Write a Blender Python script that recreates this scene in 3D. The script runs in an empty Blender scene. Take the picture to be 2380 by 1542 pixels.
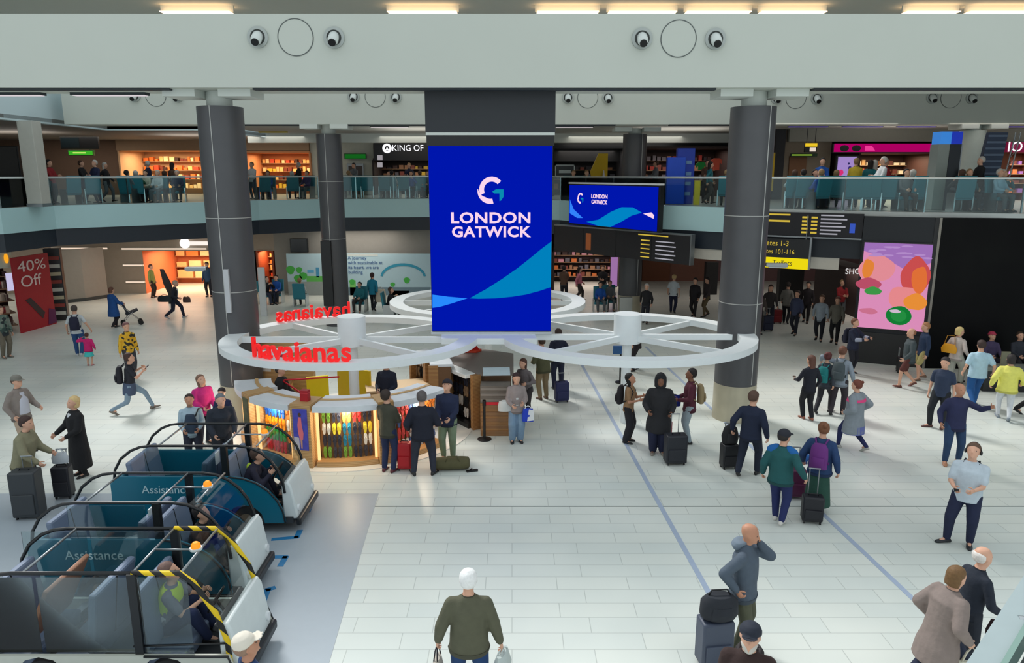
import bpy, bmesh, math, random
from mathutils import Vector, Matrix
R = math.radians
random.seed(7)
SC = bpy.context.scene
COL = SC.collection

# ---------------------------------------------------------------- camera
FPX, CX, CY, PITCH, CAMZ = 1700.0, 1190.0, 771.0, math.atan(366/1700.0), 6.2
cam_d = bpy.data.cameras.new('camera'); cam = bpy.data.objects.new('camera', cam_d); COL.objects.link(cam)
cam_d.sensor_fit = 'HORIZONTAL'; cam_d.sensor_width = 36; cam_d.lens = FPX/2380*36
cam_d.clip_start = 0.05; cam_d.clip_end = 300
cam.location = (0, 0, CAMZ); cam.rotation_euler = (math.pi/2-PITCH, 0, 0)
SC.camera = cam
# ---------------------------------------------------------------- world, view, daylight
SC.view_settings.view_transform = 'Standard'; SC.view_settings.look = 'None'
SC.view_settings.gamma = 1; SC.view_settings.exposure = 0.0; SC.view_settings.use_curve_mapping = False
w = bpy.data.worlds.new('sky'); SC.world = w; w.use_nodes = True
bg = w.node_tree.nodes['Background']; bg.inputs[0].default_value = (0.87, 0.96, 1.0, 1); bg.inputs[1].default_value = 0.92
def sun(rot, power, ang, col):
    d = bpy.data.lights.new('sun', 'SUN'); d.energy = power; d.angle = R(ang); d.color = col
    o = bpy.data.objects.new('sun', d); COL.objects.link(o); o.rotation_euler = rot; return o
sun((R(-34), R(-30), 0), 2.5, 14, (1, .985, .96))
def fill_light(loc, size, power, col=(1, 1, 1), rot=(0, 0, 0), sy=None):  # area light with no fixture, added as fill
    d = bpy.data.lights.new('lamp', 'AREA'); d.energy = power; d.color = col; d.size = size
    if sy: d.shape = 'RECTANGLE'; d.size_y = sy
    o = bpy.data.objects.new('lamp', d); COL.objects.link(o); o.location = loc; o.rotation_euler = rot; return o

# ---------------------------------------------------------------- pixel -> place
cp, sp = math.cos(PITCH), math.sin(PITCH)
def ray(u, v):
    x, y = (u-CX)/FPX, (v-CY)/FPX
    return x, cp-y*sp, -sp-y*cp
def atZ(u, v, z=0.0):
    x, yy, zz = ray(u, v); t = (z-CAMZ)/zz
    return Vector((x*t, yy*t, z))
def atY(u, v, Y):
    x, yy, zz = ray(u, v); t = Y/yy
    return Vector((x*t, Y, CAMZ+zz*t))
def xY(u, v, Y): return atY(u, v, Y).x

# ---------------------------------------------------------------- materials
def lin(c):
    return tuple((v/255/12.92 if v/255 <= .04045 else ((v/255+.055)/1.055)**2.4) for v in c)
MATS = {}
def mat(rgb, rough=.6, metal=0, emit=0, var=.06, scale=6, bump=0, key=None):
    k = key or ('%s' % (tuple(rgb),), rough, metal, emit, var, scale, bump)
    if k in MATS: return MATS[k]
    m = bpy.data.materials.new('surface'); m.use_nodes = True; nt = m.node_tree; n = nt.nodes; L = nt.links
    b = n['Principled BSDF']; c = lin(rgb)
    b.inputs['Roughness'].default_value = rough; b.inputs['Metallic'].default_value = metal
    tc = n.new('ShaderNodeTexCoord'); nz = n.new('ShaderNodeTexNoise'); nz.inputs['Scale'].default_value = scale
    L.new(tc.outputs['Object'], nz.inputs['Vector'])
    mx = n.new('ShaderNodeMix'); mx.data_type = 'RGBA'
    mx.inputs['A'].default_value = tuple(max(0, x*(1-var)) for x in c)+(1,)
    mx.inputs['B'].default_value = tuple(min(1, x*(1+var)) for x in c)+(1,)
    L.new(nz.outputs['Fac'], mx.inputs['Factor']); L.new(mx.outputs['Result'], b.inputs['Base Color'])
    if emit:
        b.inputs['Emission Color'].default_value = c+(1,); b.inputs['Emission Strength'].default_value = emit
    if bump:
        bp = n.new('ShaderNodeBump'); bp.inputs['Strength'].default_value = bump; bp.inputs['Distance'].default_value = .02
        L.new(nz.outputs['Fac'], bp.inputs['Height']); L.new(bp.outputs['Normal'], b.inputs['Normal'])
    MATS[k] = m; return m
def glow(rgb, s=1.0):
    k = ('glow', tuple(rgb), s)
    if k in MATS: return MATS[k]
    m = bpy.data.materials.new('glowing_surface'); m.use_nodes = True; nt = m.node_tree
    b = nt.nodes['Principled BSDF']; b.inputs['Base Color'].default_value = (0, 0, 0, 1); b.inputs['Roughness'].default_value = .5
    b.inputs['Specular IOR Level'].default_value = 0
    b.inputs['Emission Color'].default_value = lin(rgb)+(1,); b.inputs['Emission Strength'].default_value = s
    MATS[k] = m; return m
def glassmat(tint=(.85, .95, .93), refl=.12, key='glass'):
    if key in MATS: return MATS[key]
    m = bpy.data.materials.new(key); m.use_nodes = True; nt = m.node_tree; n = nt.nodes; L = nt.links
    n.remove(n['Principled BSDF'])
    tr = n.new('ShaderNodeBsdfTransparent'); tr.inputs[0].default_value = tint+(1,)
    gl = n.new('ShaderNodeBsdfGlossy'); gl.inputs['Roughness'].default_value = .06
    fr = n.new('ShaderNodeFresnel'); fr.inputs[0].default_value = 1.45
    ad = n.new('ShaderNodeMath'); ad.operation = 'ADD'; ad.inputs[1].default_value = refl-.04; ad.use_clamp = True
    mx = n.new('ShaderNodeMixShader'); L.new(fr.outputs[0], ad.inputs[0]); L.new(ad.outputs[0], mx.inputs[0])
    L.new(tr.outputs[0], mx.inputs[1]); L.new(gl.outputs[0], mx.inputs[2]); L.new(mx.outputs[0], n['Material Output'].inputs[0])
    MATS[key] = m; return m
def floormat():
    m = bpy.data.materials.new('floor_tiles'); m.use_nodes = True; nt = m.node_tree; n = nt.nodes; L = nt.links
    b = n['Principled BSDF']; tc = n.new('ShaderNodeTexCoord')
    br = n.new('ShaderNodeTexBrick'); br.inputs['Scale'].default_value = 1; br.inputs['Brick Width'].default_value = 1.1
    br.inputs['Row Height'].default_value = .36; br.inputs['Mortar Size'].default_value = .007; br.offset = .37
    br.inputs['Color1'].default_value = lin((226, 229, 222))+(1,); br.inputs['Color2'].default_value = lin((219, 224, 219))+(1,)
    br.inputs['Mortar'].default_value = lin((190, 194, 189))+(1,); br.inputs['Mortar Smooth'].default_value = .4
    L.new(tc.outputs['Object'], br.inputs['Vector'])
    nz = n.new('ShaderNodeTexNoise'); nz.inputs['Scale'].default_value = .35; nz.inputs['Detail'].default_value = 3
    L.new(tc.outputs['Object'], nz.inputs['Vector'])
    mx = n.new('ShaderNodeMix'); mx.data_type = 'RGBA'; mx.blend_type = 'MULTIPLY'; mx.inputs['Factor'].default_value = 1
    rp = n.new('ShaderNodeValToRGB'); rp.color_ramp.elements[0].color = (.86, .88, .88, 1); rp.color_ramp.elements[1].color = (1, 1, .99, 1)
    rp.color_ramp.elements[0].position = .35; rp.color_ramp.elements[1].position = .65
    L.new(nz.outputs['Fac'], rp.inputs['Fac']); L.new(br.outputs['Color'], mx.inputs['A']); L.new(rp.outputs['Color'], mx.inputs['B'])
    L.new(mx.outputs['Result'], b.inputs['Base Color']); b.inputs['Roughness'].default_value = .34
    b.inputs['Specular IOR Level'].default_value = .35
    return m
def stripemat(c1, c2, scale, axis='X', rough=.6, sharp=True, diag=0):
    m = bpy.data.materials.new('striped_surface'); m.use_nodes = True; nt = m.node_tree; n = nt.nodes; L = nt.links
    b = n['Principled BSDF']; b.inputs['Roughness'].default_value = rough
    tc = n.new('ShaderNodeTexCoord'); wv = n.new('ShaderNodeTexWave'); wv.bands_direction = 'DIAGONAL' if diag else axis
    wv.inputs['Scale'].default_value = scale; L.new(tc.outputs['Object'], wv.inputs['Vector'])
    rp = n.new('ShaderNodeValToRGB'); e = rp.color_ramp.elements
    e[0].color = lin(c1)+(1,); e[1].color = lin(c2)+(1,); e[0].position = .48 if sharp else .1; e[1].position = .52 if sharp else .9
    L.new(wv.outputs['Fac'], rp.inputs['Fac']); L.new(rp.outputs['Color'], b.inputs['Base Color'])
    return m
def blotch(colors, scale=4, rough=.7, vor=True, emit=0):
    m = bpy.data.materials.new('mottled_surface'); m.use_nodes = True; nt = m.node_tree; n = nt.nodes; L = nt.links
    b = n['Principled BSDF']; b.inputs['Roughness'].default_value = rough
    tc = n.new('ShaderNodeTexCoord')
    if vor:
        t = n.new('ShaderNodeTexVoronoi'); t.inputs['Scale'].default_value = scale; out = t.outputs['Color']
        sx = n.new('ShaderNodeSeparateColor'); L.new(out, sx.inputs[0]); fac = sx.outputs[0]
    else:
        t = n.new('ShaderNodeTexNoise'); t.inputs['Scale'].default_value = scale; fac = t.outputs['Fac']
    L.new(tc.outputs['Object'], t.inputs['Vector'])
    rp = n.new('ShaderNodeValToRGB'); rp.color_ramp.interpolation = 'CONSTANT' if vor else 'LINEAR'
    e = rp.color_ramp.elements
    k = len(colors); lo, hi = (0, 1) if vor else (.3, .7)
    e[0].position = lo; e[0].color = lin(colors[0])+(1,)
    e[1].position = lo+(hi-lo)/k if vor else hi; e[1].color = lin(colors[1 if vor else -1])+(1,)
    for i in range(2 if vor else 1, k if vor else k-1):
        x = e.new(lo+(hi-lo)*i/(k if vor else k-1)); x.color = lin(colors[i])+(1,)
    L.new(fac, rp.inputs['Fac']); L.new(rp.outputs['Color'], b.inputs['Base Color'])
    if emit:
        L.new(rp.outputs['Color'], b.inputs['Emission Color']); b.inputs['Emission Strength'].default_value = emit
    return m
def woodmat(c1=(176, 134, 84), c2=(205, 168, 116)):
    k = ('wood', c1, c2)
    if k in MATS: return MATS[k]
    m = stripemat(c1, c2, 9, 'Z', .5, False); MATS[k] = m; return m
GLASS = glassmat()
FILM = glassmat((.80, .86, .86), .05, 'clear_film')

# ---------------------------------------------------------------- mesh builder
class MB:
    def __init__(s): s.v = []; s.f = []
    def add(s, vs, fs):
        o = len(s.v); s.v += [Vector(x) for x in vs]; s.f += [tuple(i+o for i in f) for f in fs]; return s
    def box(s, c, d, rz=0, M=None):
        vs = []
        for sx in (-.5, .5):
            for sy in (-.5, .5):
                for sz in (-.5, .5): vs.append(Vector((d[0]*sx, d[1]*sy, d[2]*sz)))
        if rz: vs = [Matrix.Rotation(rz, 3, 'Z') @ x for x in vs]
        if M: vs = [M @ x for x in vs]
        vs = [x+Vector(c) for x in vs]
        return s.add(vs, [(0, 1, 3, 2), (4, 6, 7, 5), (0, 4, 5, 1), (2, 3, 7, 6), (0, 2, 6, 4), (1, 5, 7, 3)])
    def bb(s, x0, x1, y0, y1, z0, z1): return s.box(((x0+x1)/2, (y0+y1)/2, (z0+z1)/2), (x1-x0, y1-y0, z1-z0))
    def loft(s, rings, cap=True):
        o = len(s.v); n = len(rings[0])
        for r in rings: s.v += [Vector(p) for p in r]
        for i in range(len(rings)-1):
            for j in range(n):
                k = (j+1) % n
                s.f.append((o+i*n+j, o+i*n+k, o+(i+1)*n+k, o+(i+1)*n+j))
        if cap:
            s.f.append(tuple(o+j for j in reversed(range(n)))); s.f.append(tuple(o+(len(rings)-1)*n+j for j in range(n)))
        return s
    def ell(s, secs, n=14, M=None):      # secs: (cx,cy,z,rx,ry)
        rs = []
        for (cx, cy, z, rx, ry) in secs:
            r = [Vector((cx+rx*math.cos(2*math.pi*i/n), cy+ry*math.sin(2*math.pi*i/n), z)) for i in range(n)]
            if M: r = [M @ p for p in r]
            rs.append(r)
        return s.loft(rs)
    def cyl(s, a, b, r0, r1=None, n=12):
        a, b = Vector(a), Vector(b); r1 = r0 if r1 is None else r1
        d = (b-a).normalized(); u = d.orthogonal().normalized(); w_ = d.cross(u)
        return s.loft([[p+u*r*math.cos(2*math.pi*i/n)+w_*r*math.sin(2*math.pi*i/n) for i in range(n)] for p, r in ((a, r0), (b, r1))])
    def cap(s, a, b, r0, r1, n=10):
        a, b = Vector(a), Vector(b); d = (b-a)
        if d.length < 1e-6: d = Vector((0, 0, 1e-4))
        d.normalize(); u = d.orthogonal().normalized(); w_ = d.cross(u); rs = []
        for k in (-80, -45, 0):
            c, q = math.cos(R(k)), math.sin(R(k)); rs.append((a+d*r0*q, r0*c))
        for k in (0, 45, 80):
            c, q = math.cos(R(k)), math.sin(R(k)); rs.append((b+d*r1*q, r1*c))
        return s.loft([[p+u*r*math.cos(2*math.pi*i/n)+w_*r*math.sin(2*math.pi*i/n) for i in range(n)] for p, r in rs])
    def sph(s, c, r, n=12, m=8, M=None):
        r = (r, r, r) if not hasattr(r, '__len__') else r; rs = []
        for j in range(1, m):
            th = math.pi*j/m
            ring = [Vector((r[0]*math.sin(th)*math.cos(2*math.pi*i/n), r[1]*math.sin(th)*math.sin(2*math.pi*i/n), -r[2]*math.cos(th))) for i in range(n)]
            if M: ring = [M @ p for p in ring]
            rs.append([p+Vector(c) for p in ring])
        return s.loft(rs)
    def tube(s, pts, r, n=8, closed=False):
        pts = [Vector(p) for p in pts]; rings = []; N = len(pts); u = None
        for i, p in enumerate(pts):
            a = pts[(i-1) % N] if (i or closed) else p; b = pts[(i+1) % N] if (i < N-1 or closed) else p
            d = (b-a).normalized()
            u = d.orthogonal().normalized() if u is None else (u-d*u.dot(d)).normalized()
            w_ = d.cross(u); rr = r[i] if hasattr(r, '__len__') else r
            rings.append([p+u*rr*math.cos(2*math.pi*k/n)+w_*rr*math.sin(2*math.pi*k/n) for k in range(n)])
        if closed: rings.append(rings[0])
        return s.loft(rings, cap=not closed)
    def prism(s, poly, z0, z1, M=None):
        n = len(poly); a = [Vector((p[0], p[1], z0)) for p in poly]; b = [Vector((p[0], p[1], z1)) for p in poly]
        ar = sum(poly[i][0]*poly[(i+1) % n][1]-poly[(i+1) % n][0]*poly[i][1] for i in range(n))
        vs = a+b
        if M: vs = [M @ p for p in vs]
        fs = [tuple(reversed(range(n))), tuple(range(n, 2*n))]+[(i, (i+1) % n, n+(i+1) % n, n+i) for i in range(n)]
        if ar < 0: fs = [tuple(reversed(f)) for f in fs]
        return s.add(vs, fs)
    def arc(s, c, r0, r1, a0, a1, z0, z1, n=16, ky=1.0):
        rs = []
        for i in range(n+1):
            a = R(a0+(a1-a0)*i/n); cx, sy = math.cos(a), math.sin(a)*ky
            rs.append([Vector((c[0]+r*cx, c[1]+r*sy, z)) for r, z in ((r0, z0), (r1, z0), (r1, z1), (r0, z1))])
        full = abs(a1-a0) >= 359.9
        return s.loft(rs, cap=not full)
    def ribbon(s, pts, d0, d1, z0, z1):
        n = len(pts); P = [Vector((p[0], p[1])) for p in pts]; rs = []
        for i in range(n):
            a = P[max(0, i-1)]; b = P[min(n-1, i+1)]; d = (b-a).normalized(); nn = Vector((-d.y, d.x))
            rs.append([Vector((*(P[i]+nn*q), z)) for q, z in ((d0, z0), (d1, z0), (d1, z1), (d0, z1))])
        return s.loft(rs)
    def mesh(s, name='m'):
        me = bpy.data.meshes.new(name); me.from_pydata([tuple(v) for v in s.v], [], s.f)
        bm = bmesh.new(); bm.from_mesh(me); bmesh.ops.recalc_face_normals(bm, faces=bm.faces); bm.to_mesh(me); bm.free()
        return me
    def build(s, name, m, parent=None, smooth=False, bevel=0):
        me = s.mesh(name); o = bpy.data.objects.new(name, me); COL.objects.link(o)
        me.materials.append(m)
        if smooth:
            for p in me.polygons: p.use_smooth = True
            if smooth == 2: me.set_sharp_from_angle(angle=R(40))
        if bevel:
            b = o.modifiers.new('b', 'BEVEL'); b.width = bevel; b.segments = 2; b.limit_method = 'ANGLE'
        if parent is not None: o.parent = parent
        return o
def tag(o, label=None, cat=None, group=None, kind=None):
    if label: o['label'] = label
    if cat: o['category'] = cat
    if group: o['group'] = group
    if kind: o['kind'] = kind
    return o
def thing(name, label, cat, loc=(0, 0, 0), rz=0, group=None):
    o = bpy.data.objects.new(name, None); COL.objects.link(o); o.location = loc; o.rotation_euler = (0, 0, rz)
    o.empty_display_size = .1
    return tag(o, label, cat, group)
def struct(o): o['kind'] = 'structure'; return o
def dup(o, loc=None, rz=None, label=None, parent=None, group=None):
    c = o.copy(); COL.objects.link(c); c.parent = parent
    if loc is not None: c.location = loc
    if rz is not None: c.rotation_euler = (0, 0, rz)
    if label: c['label'] = label
    if group: c['group'] = group
    for ch in list(o.children): dup(ch, parent=c)
    return c
def text(body, size, m, parent, loc, rot, name='lettering', ext=.004, align='CENTER', sx=1.0, offset=0.0, spacing=1.0):
    cu = bpy.data.curves.new('t', 'FONT'); cu.body = body; cu.size = size; cu.extrude = ext; cu.align_x = align; cu.align_y = 'CENTER'
    cu.offset = offset; cu.space_character = spacing; cu.resolution_u = 3
    o = bpy.data.objects.new('t', cu); BK.collection.objects.link(o)
    BK.view_layers[0].update()
    me = bpy.data.meshes.new_from_object(o.evaluated_get(BK.view_layers[0].depsgraph))
    bpy.data.objects.remove(o); bpy.data.curves.remove(cu)
    q = bpy.data.objects.new(name, me); COL.objects.link(q); me.materials.clear(); me.materials.append(m)
    q.location = loc; q.rotation_euler = rot; q.scale = (sx, 1, 1)
    if parent is not None: q.parent = parent
    return q
BK = bpy.data.scenes.new('bake')
def bake(mb, voxel=.014, smooth=2):
    me = mb.mesh(); o = bpy.data.objects.new('k', me); BK.collection.objects.link(o)
    r = o.modifiers.new('r', 'REMESH'); r.mode = 'VOXEL'; r.voxel_size = voxel
    if smooth:
        q = o.modifiers.new('s', 'SMOOTH'); q.factor = .5; q.iterations = smooth
    BK.view_layers[0].update()
    out = bpy.data.meshes.new_from_object(o.evaluated_get(BK.view_layers[0].depsgraph))
    bpy.data.objects.remove(o); bpy.data.meshes.remove(me)
    for p in out.polygons: p.use_smooth = True
    return out
# ================================================================ THE SETTING
WHITE = mat((208, 214, 208), .55, var=.03, scale=1.5)
BEAM = mat((196, 201, 192), .6, var=.03, scale=.8)
FASCIA = mat((180, 216, 220), .35, var=.04, scale=.7)
DARKBAND = mat((34, 43, 54), .45)
BLACK = mat((14, 15, 18), .4)
CHROME = mat((200, 204, 206), .25, 1)
STEEL = mat((150, 155, 158), .35, .8)
CREAM = mat((196, 184, 166), .7)
BROWNW = mat((120, 92, 82), .7)
o = struct(MB().bb(-42, 42, -6, 60, -.3, 0).build('floor', floormat()))
# grey parking bay under the buggies and diagonal blue-grey strips
bay = [atZ(880, 1148), atZ(765, 1542), atZ(700, 2100), (-14, 2, 0), (-14, atZ(500, 1148).y, 0)]
struct(MB().prism([(p[0], p[1]) for p in bay], .001, .004).build('trim_1', mat((166, 176, 184), .4, var=.03)))
BL = mat((164, 178, 200), .45)
for k, (a, b) in enumerate([((1352, 848), (1662, 1405)), ((1500, 806), (2156, 1425))]):
    A, B = atZ(*a), atZ(*b); d = (B-A).normalized(); nn = Vector((-d.y, d.x, 0))*.045
    struct(MB().prism([tuple((A+nn)[:2]), tuple((A-nn)[:2]), tuple((B-nn)[:2]), tuple((B+nn)[:2])], .001, .004).build('trim_%d' % (k+2), BL))
JT = mat((120, 126, 126), .6)
yj = atZ(1400, 1178).y
struct(MB().bb(-3.2, 16, yj-.012, yj+.012, .001, .003).build('trim_4', JT))
# blue corner marks painted on the bay
MBL = mat((40, 120, 172), .5)
for k, pts in enumerate([[(635, 1255), (690, 1250), (697, 1235)], [(622, 1296), (664, 1296), (652, 1316)], [(636, 1368), (622, 1372), (612, 1398)], [(722, 1175), (716, 1190), (704, 1192)]]):
    g = MB(); W = [atZ(*p) for p in pts]
    for a, b in zip(W, W[1:]):
        d = (b-a).normalized(); nn = Vector((-d.y, d.x, 0))*.05; a2 = a-d*.03; b2 = b+d*.03
        g.prism([tuple((a2+nn)[:2]), tuple((a2-nn)[:2]), tuple((b2-nn)[:2]), tuple((b2+nn)[:2])], .0045, .007)
    tag(g.build('floor_marking', MBL), ['blue corner mark on the floor beside the teal buggy farthest away', 'blue corner mark on the floor, second of the row from the front', 'blue corner mark on the floor nearest the hazard-striped buggy', 'short blue mark on the floor under the front bumper of the farthest buggy'][k], 'floor marking', 'blue parking bay marks')

# ---- far mezzanine
EDGE_PX = [(0, 485), (125, 478), (300, 474), (480, 470), (600, 466), (740, 463), (1000, 462), (1300, 466), (1420, 472), (1540, 478), (1700, 483), (1780, 487), (1960, 491), (2150, 495), (2380, 497)]
EDGE = [atZ(u, v, 5.0) for u, v in EDGE_PX]
EDGE = [Vector((-27, 22.5, 5))]+EDGE+[Vector((27, 22.4, 5))]
P2 = [(p.x, p.y) for p in EDGE]
def inset(d):  # shift the edge away from the atrium
    r = []
    for i in range(len(P2)):
        a = Vector(P2[max(0, i-1)]); b = Vector(P2[min(len(P2)-1, i+1)]); t = (b-a).normalized()
        r.append((P2[i][0]-t.y*d, P2[i][1]+t.x*d))
    return r
slab = inset(.3)+[(40, 22.4), (40, 52), (-40, 52), (-40, 22.5)]
FL2 = mat((150, 150, 146), .4, var=.05)
struct(MB().prism(slab, 3.45, 4.99).build('floor_1', FL2))
ei = {i: i for i in range(len(P2))}
L_, M_ = P2[:13], P2[12:]
struct(MB().ribbon(L_, 0, .29, 4.09, 5.0).build('trim_5', FASCIA))
struct(MB().ribbon(L_, .1, .29, 3.42, 4.09).build('trim_6', DARKBAND))
struct(MB().ribbon(M_, -.02, .29, 4.86, 5.0).build('trim_7', mat((190, 198, 198), .4)))
struct(MB().ribbon(M_, .1, .29, 3.42, 4.86).build('trim_8', mat((22, 30, 40), .45)))
# seam on the left fascia
p = P2[2]
# balustrade: rail, glass, posts
bal = thing('glass_balustrade', 'long glass balustrade with a pale handrail along the far upper floor', 'balustrade')
MB().tube([(x, y, 6.07) for x, y in inset(.12)], .035).build('handrail', mat((215, 222, 222), .3, .3), bal, True)
MB().ribbon(inset(.12), -.008, .008, 5.02, 6.03).build('glass_panel', glassmat((.82, .93, .93), .045, 'balustrade_glass'), bal)
IN = inset(.12)
tot = 0
for i in range(len(IN)-1):
    a, b = Vector(IN[i]), Vector(IN[i+1]); Ls = (b-a).length; n = max(1, round(Ls/2.1))
    for k in range(n):
        q = a+(b-a)*k/n
        if -25 < q.x < 22: MB().bb(q.x-.02, q.x+.02, q.y+.02, q.y+.07, 5.0, 6.05).build('post', CHROME, bal)

# ---- beams overhead
def beam(n, x0, x1, y0, y1, z0=8.1, z1=9.65):
    b = struct(MB().bb(x0, x1, y0, y1, z0, z1).build('trim_%d' % n, BEAM)); return b
beam(9, -24, 24, 17.2, 18.5)
beam(10, -11.2, 24, 29.5, 30.7)
SLOT = mat((44, 52, 58), .6)
g = MB()
for u0, u1 in ((0, 398), (592, 1662), (1890, 2380)):
    g.bb(xY(u0, 203, 17.4)-(.01 if u0 else 6), xY(u1, 203, 17.4)+(0 if u1 < 2380 else 6), 17.28, 17.55, 8.06, 8.1)
struct(g.build('trim_11', SLOT))
g = MB()
for u0, u1 in ((560, 705), (810, 990), (1290, 1430), (1555, 1700)):
    g.bb(xY(u0, 288, 29.7), xY(u1, 288, 29.7), 29.58, 29.85, 8.05, 8.1)
struct(g.build('trim_12', SLOT))
# left ceiling fascia that wraps the opening
LF = [atZ(u, v, 8.1) for u, v in ((0, 277), (120, 289), (250, 303), (460, 303), (640, 322))]
LF = [Vector((LF[0].x-.3, 18.5, 8.1))]+LF
LF2 = [(p.x, p.y) for p in LF]+[(-12.9, 44)]
struct(MB().ribbon(LF2, 0, .3, 8.1, 10.6).build('trim_13', mat((196, 214, 218), .5, var=.02, scale=1)))
struct(MB().prism(LF2+[(-34, 44), (-34, 18.5)], 8.16, 8.3).build('ceiling_1', mat((140, 134, 126), .7)))
struct(MB().bb(-12.9, 34, 30.7, 52, 8.3, 8.5).build('ceiling_2', mat((176, 178, 172), .7)))
struct(MB().bb(-34, -12.9, 44, 52, 8.3, 8.5).build('ceiling_3', mat((150, 140, 130), .7)))
struct(MB().bb(-14, xY(1835, 320, 40), 40, 40.4, 7.83, 8.3).build('trim_14', WHITE))
struct(MB().bb(xY(1835, 320, 36), 34, 36, 36.3, 7.72, 8.3).build('trim_15', mat((150, 150, 140), .7)))
struct(MB().bb(-30, 30, 18.5, 23.2, 10.5, 10.7).build('ceiling', mat((176, 180, 172), .7, var=.03)))
struct(MB().bb(11.5, 34, 23.2, 30.7, 10.5, 10.7).build('ceiling_shade', mat((150, 152, 146), .7)))  # added plate out of view, darkens the right end of the far beam
# walls that close the place
struct(MB().bb(-34, 34, 52, 52.3, 0, 11).build('wall_back', mat((96, 86, 80), .8)))
struct(MB().bb(-34.3, -34, -6, 52, 0, 11).build('wall_left', mat((150, 146, 140), .8)))
struct(MB().bb(34, 34.3, -6, 52, 0, 11).build('wall_right', mat((60, 60, 62), .8)))

# ---- warm strip lamps on the high ceiling
WARM = glow((255, 208, 158), 5.0)
for k, (u0, u1) in enumerate([(368, 548), (893, 1072), (1238, 1400), (1404, 1580), (1584, 1752), (1756, 1926), (2092, 2234), (2238, 2420)]):
    x0, x1 = xY(u0, 14, 20.45), xY(u1, 14, 20.45)
    t = thing('strip_light', '%s warm strip light under the high ceiling, counted from the left' % ['first', 'second', 'third', 'fourth', 'fifth', 'sixth', 'seventh', 'eighth'][k], 'light', ((x0+x1)/2, 20.45, 10.34), 0, 'warm ceiling strip lights')
    h = (x1-x0)/2-.06
    MB().bb(-h, h, -.03, .03, .0, .16).build('housing', WHITE, t)
    MB().bb(-h+.05, h-.05, -.22, .22, -.03, -.01).build('diffuser', WARM, t)
# ceiling fixtures under the beams (pale-edged slots at left)
for k, (u0, u1, v, Y) in enumerate([(-40, 100, 210, 18.25), (168, 342, 211, 18.25), (860, 950, 290, 33), (1290, 1380, 291, 33)]):
    x0, x1 = xY(u0, v, Y), xY(u1, v, Y); z = 8.04 if Y < 20 else 8.2
    t = thing('linear_luminaire', ['long linear luminaire behind the front beam at the left edge of the picture', 'long linear luminaire behind the front beam, left of the near left column', 'short linear luminaire under the ceiling left of the big screen', 'short linear luminaire under the ceiling just right of the big screen'][k], 'light', ((x0+x1)/2, Y, z))
    MB().bb(-(x1-x0)/2, (x1-x0)/2, -.12, .12, 0, .06 if Y < 20 else .1).build('housing', SLOT, t)
    MB().bb(-(x1-x0)/2+.04, (x1-x0)/2-.04, -.1, .1, -.015, 0).build('diffuser', glow((225, 215, 220), .9), t)
PUR = glow((96, 70, 220), 1.1)
for k, (u0, u1) in enumerate([(1832, 1925), (1958, 2052), (2085, 2175), (2345, 2420)]):
    x0, x1 = xY(u0, 292, 33.8), xY(u1, 292, 33.8)
    t = thing('accent_light', '%s purple accent light on the ceiling above the magenta shop sign' % ['leftmost', 'second from the left', 'third from the left', 'rightmost'][k], 'light', ((x0+x1)/2, 33.8, 8.27), 0, 'purple ceiling accent lights')
    MB().bb(-(x1-x0)/2, (x1-x0)/2, -.09, .09, 0, .03).build('housing', SLOT, t)
    MB().bb(-(x1-x0)/2+.03, (x1-x0)/2-.03, -.07, .07, -.02, 0).build('diffuser', PUR, t)

# ---- round air nozzles and hatches on the beams
def nozzle(u, v, Y, r, label, hatch=False):
    q = atY(u, v, Y)
    if hatch:
        t = thing('access_hatch', label, 'hatch', q, 0, 'round hatches on the beams')
        MB().arc((0, 0), r*.95, r, 0, 360, 0, .012, 40).build('rim', mat((90, 96, 94), .6), t).rotation_euler = (R(90), 0, 0)
        MB().cyl((0, 0, 0), (0, -.008, 0), r*.95, n=40).build('cover', BEAM, t); return
    t = thing('air_nozzle', label, 'air nozzle', q, 0, 'round air nozzles on the beams')
    e = MB().arc((0, 0), r*.72, r, 0, 360, 0, .05, 28).build('collar', mat((170, 176, 172), .4, .3), t, 2); e.rotation_euler = (R(90), 0, 0)
    MB().cyl((0, -.004, 0), (0, -.02, 0), r*.74, n=24).build('recess', mat((70, 74, 72), .6), t)
    d = Vector((0, -.8, -.6)).normalized()
    MB().cap((0, -.02, .03), Vector((0, -.02, .03))+d*r*.75, r*.5, r*.52, 16).build('barrel', mat((214, 220, 216), .35), t, True)
    MB().cyl(Vector((0, -.02, .03))+d*r*1.14, Vector((0, -.02, .03))+d*r*1.28, r*.36, n=18).build('mouth', BLACK, t)
for (a, c, b, v, Y, r, where) in [(600, 687, 777, 87, 17.2, .23, 'front beam above the near left column'), (1492, 1577, 1662, 90, 17.2, .23, 'front beam left of the near right column'),
        (313, 362, 413, 223, 29.5, .23, 'far beam left of the near left column'), (822, 872, 920, 225, 29.5, .23, 'far beam left of the big screen'),
        (1320, 1366, 1413, 227, 29.5, .23, 'far beam right of the big screen'), (1805, 1850, 1898, 228, 29.5, .23, 'far beam right of the near right column'), (2166, 2210, 2258, 227, 29.5, .23, 'far beam near the right edge')]:
    nozzle(a, v, Y-.0, r, 'left air nozzle of the pair on the '+where); nozzle(b, v+1, Y, r, 'right air nozzle of the pair on the '+where)
    nozzle(c, v, Y, .4, 'round hatch between the air nozzles on the '+where, True)
# far-left pair sits on the wrapped fascia; give it a beam face to sit on
struct(MB().bb(-17.4, -11.2, 29.5, 30.7, 8.1, 9.65).build('trim_16', BEAM))

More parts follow.
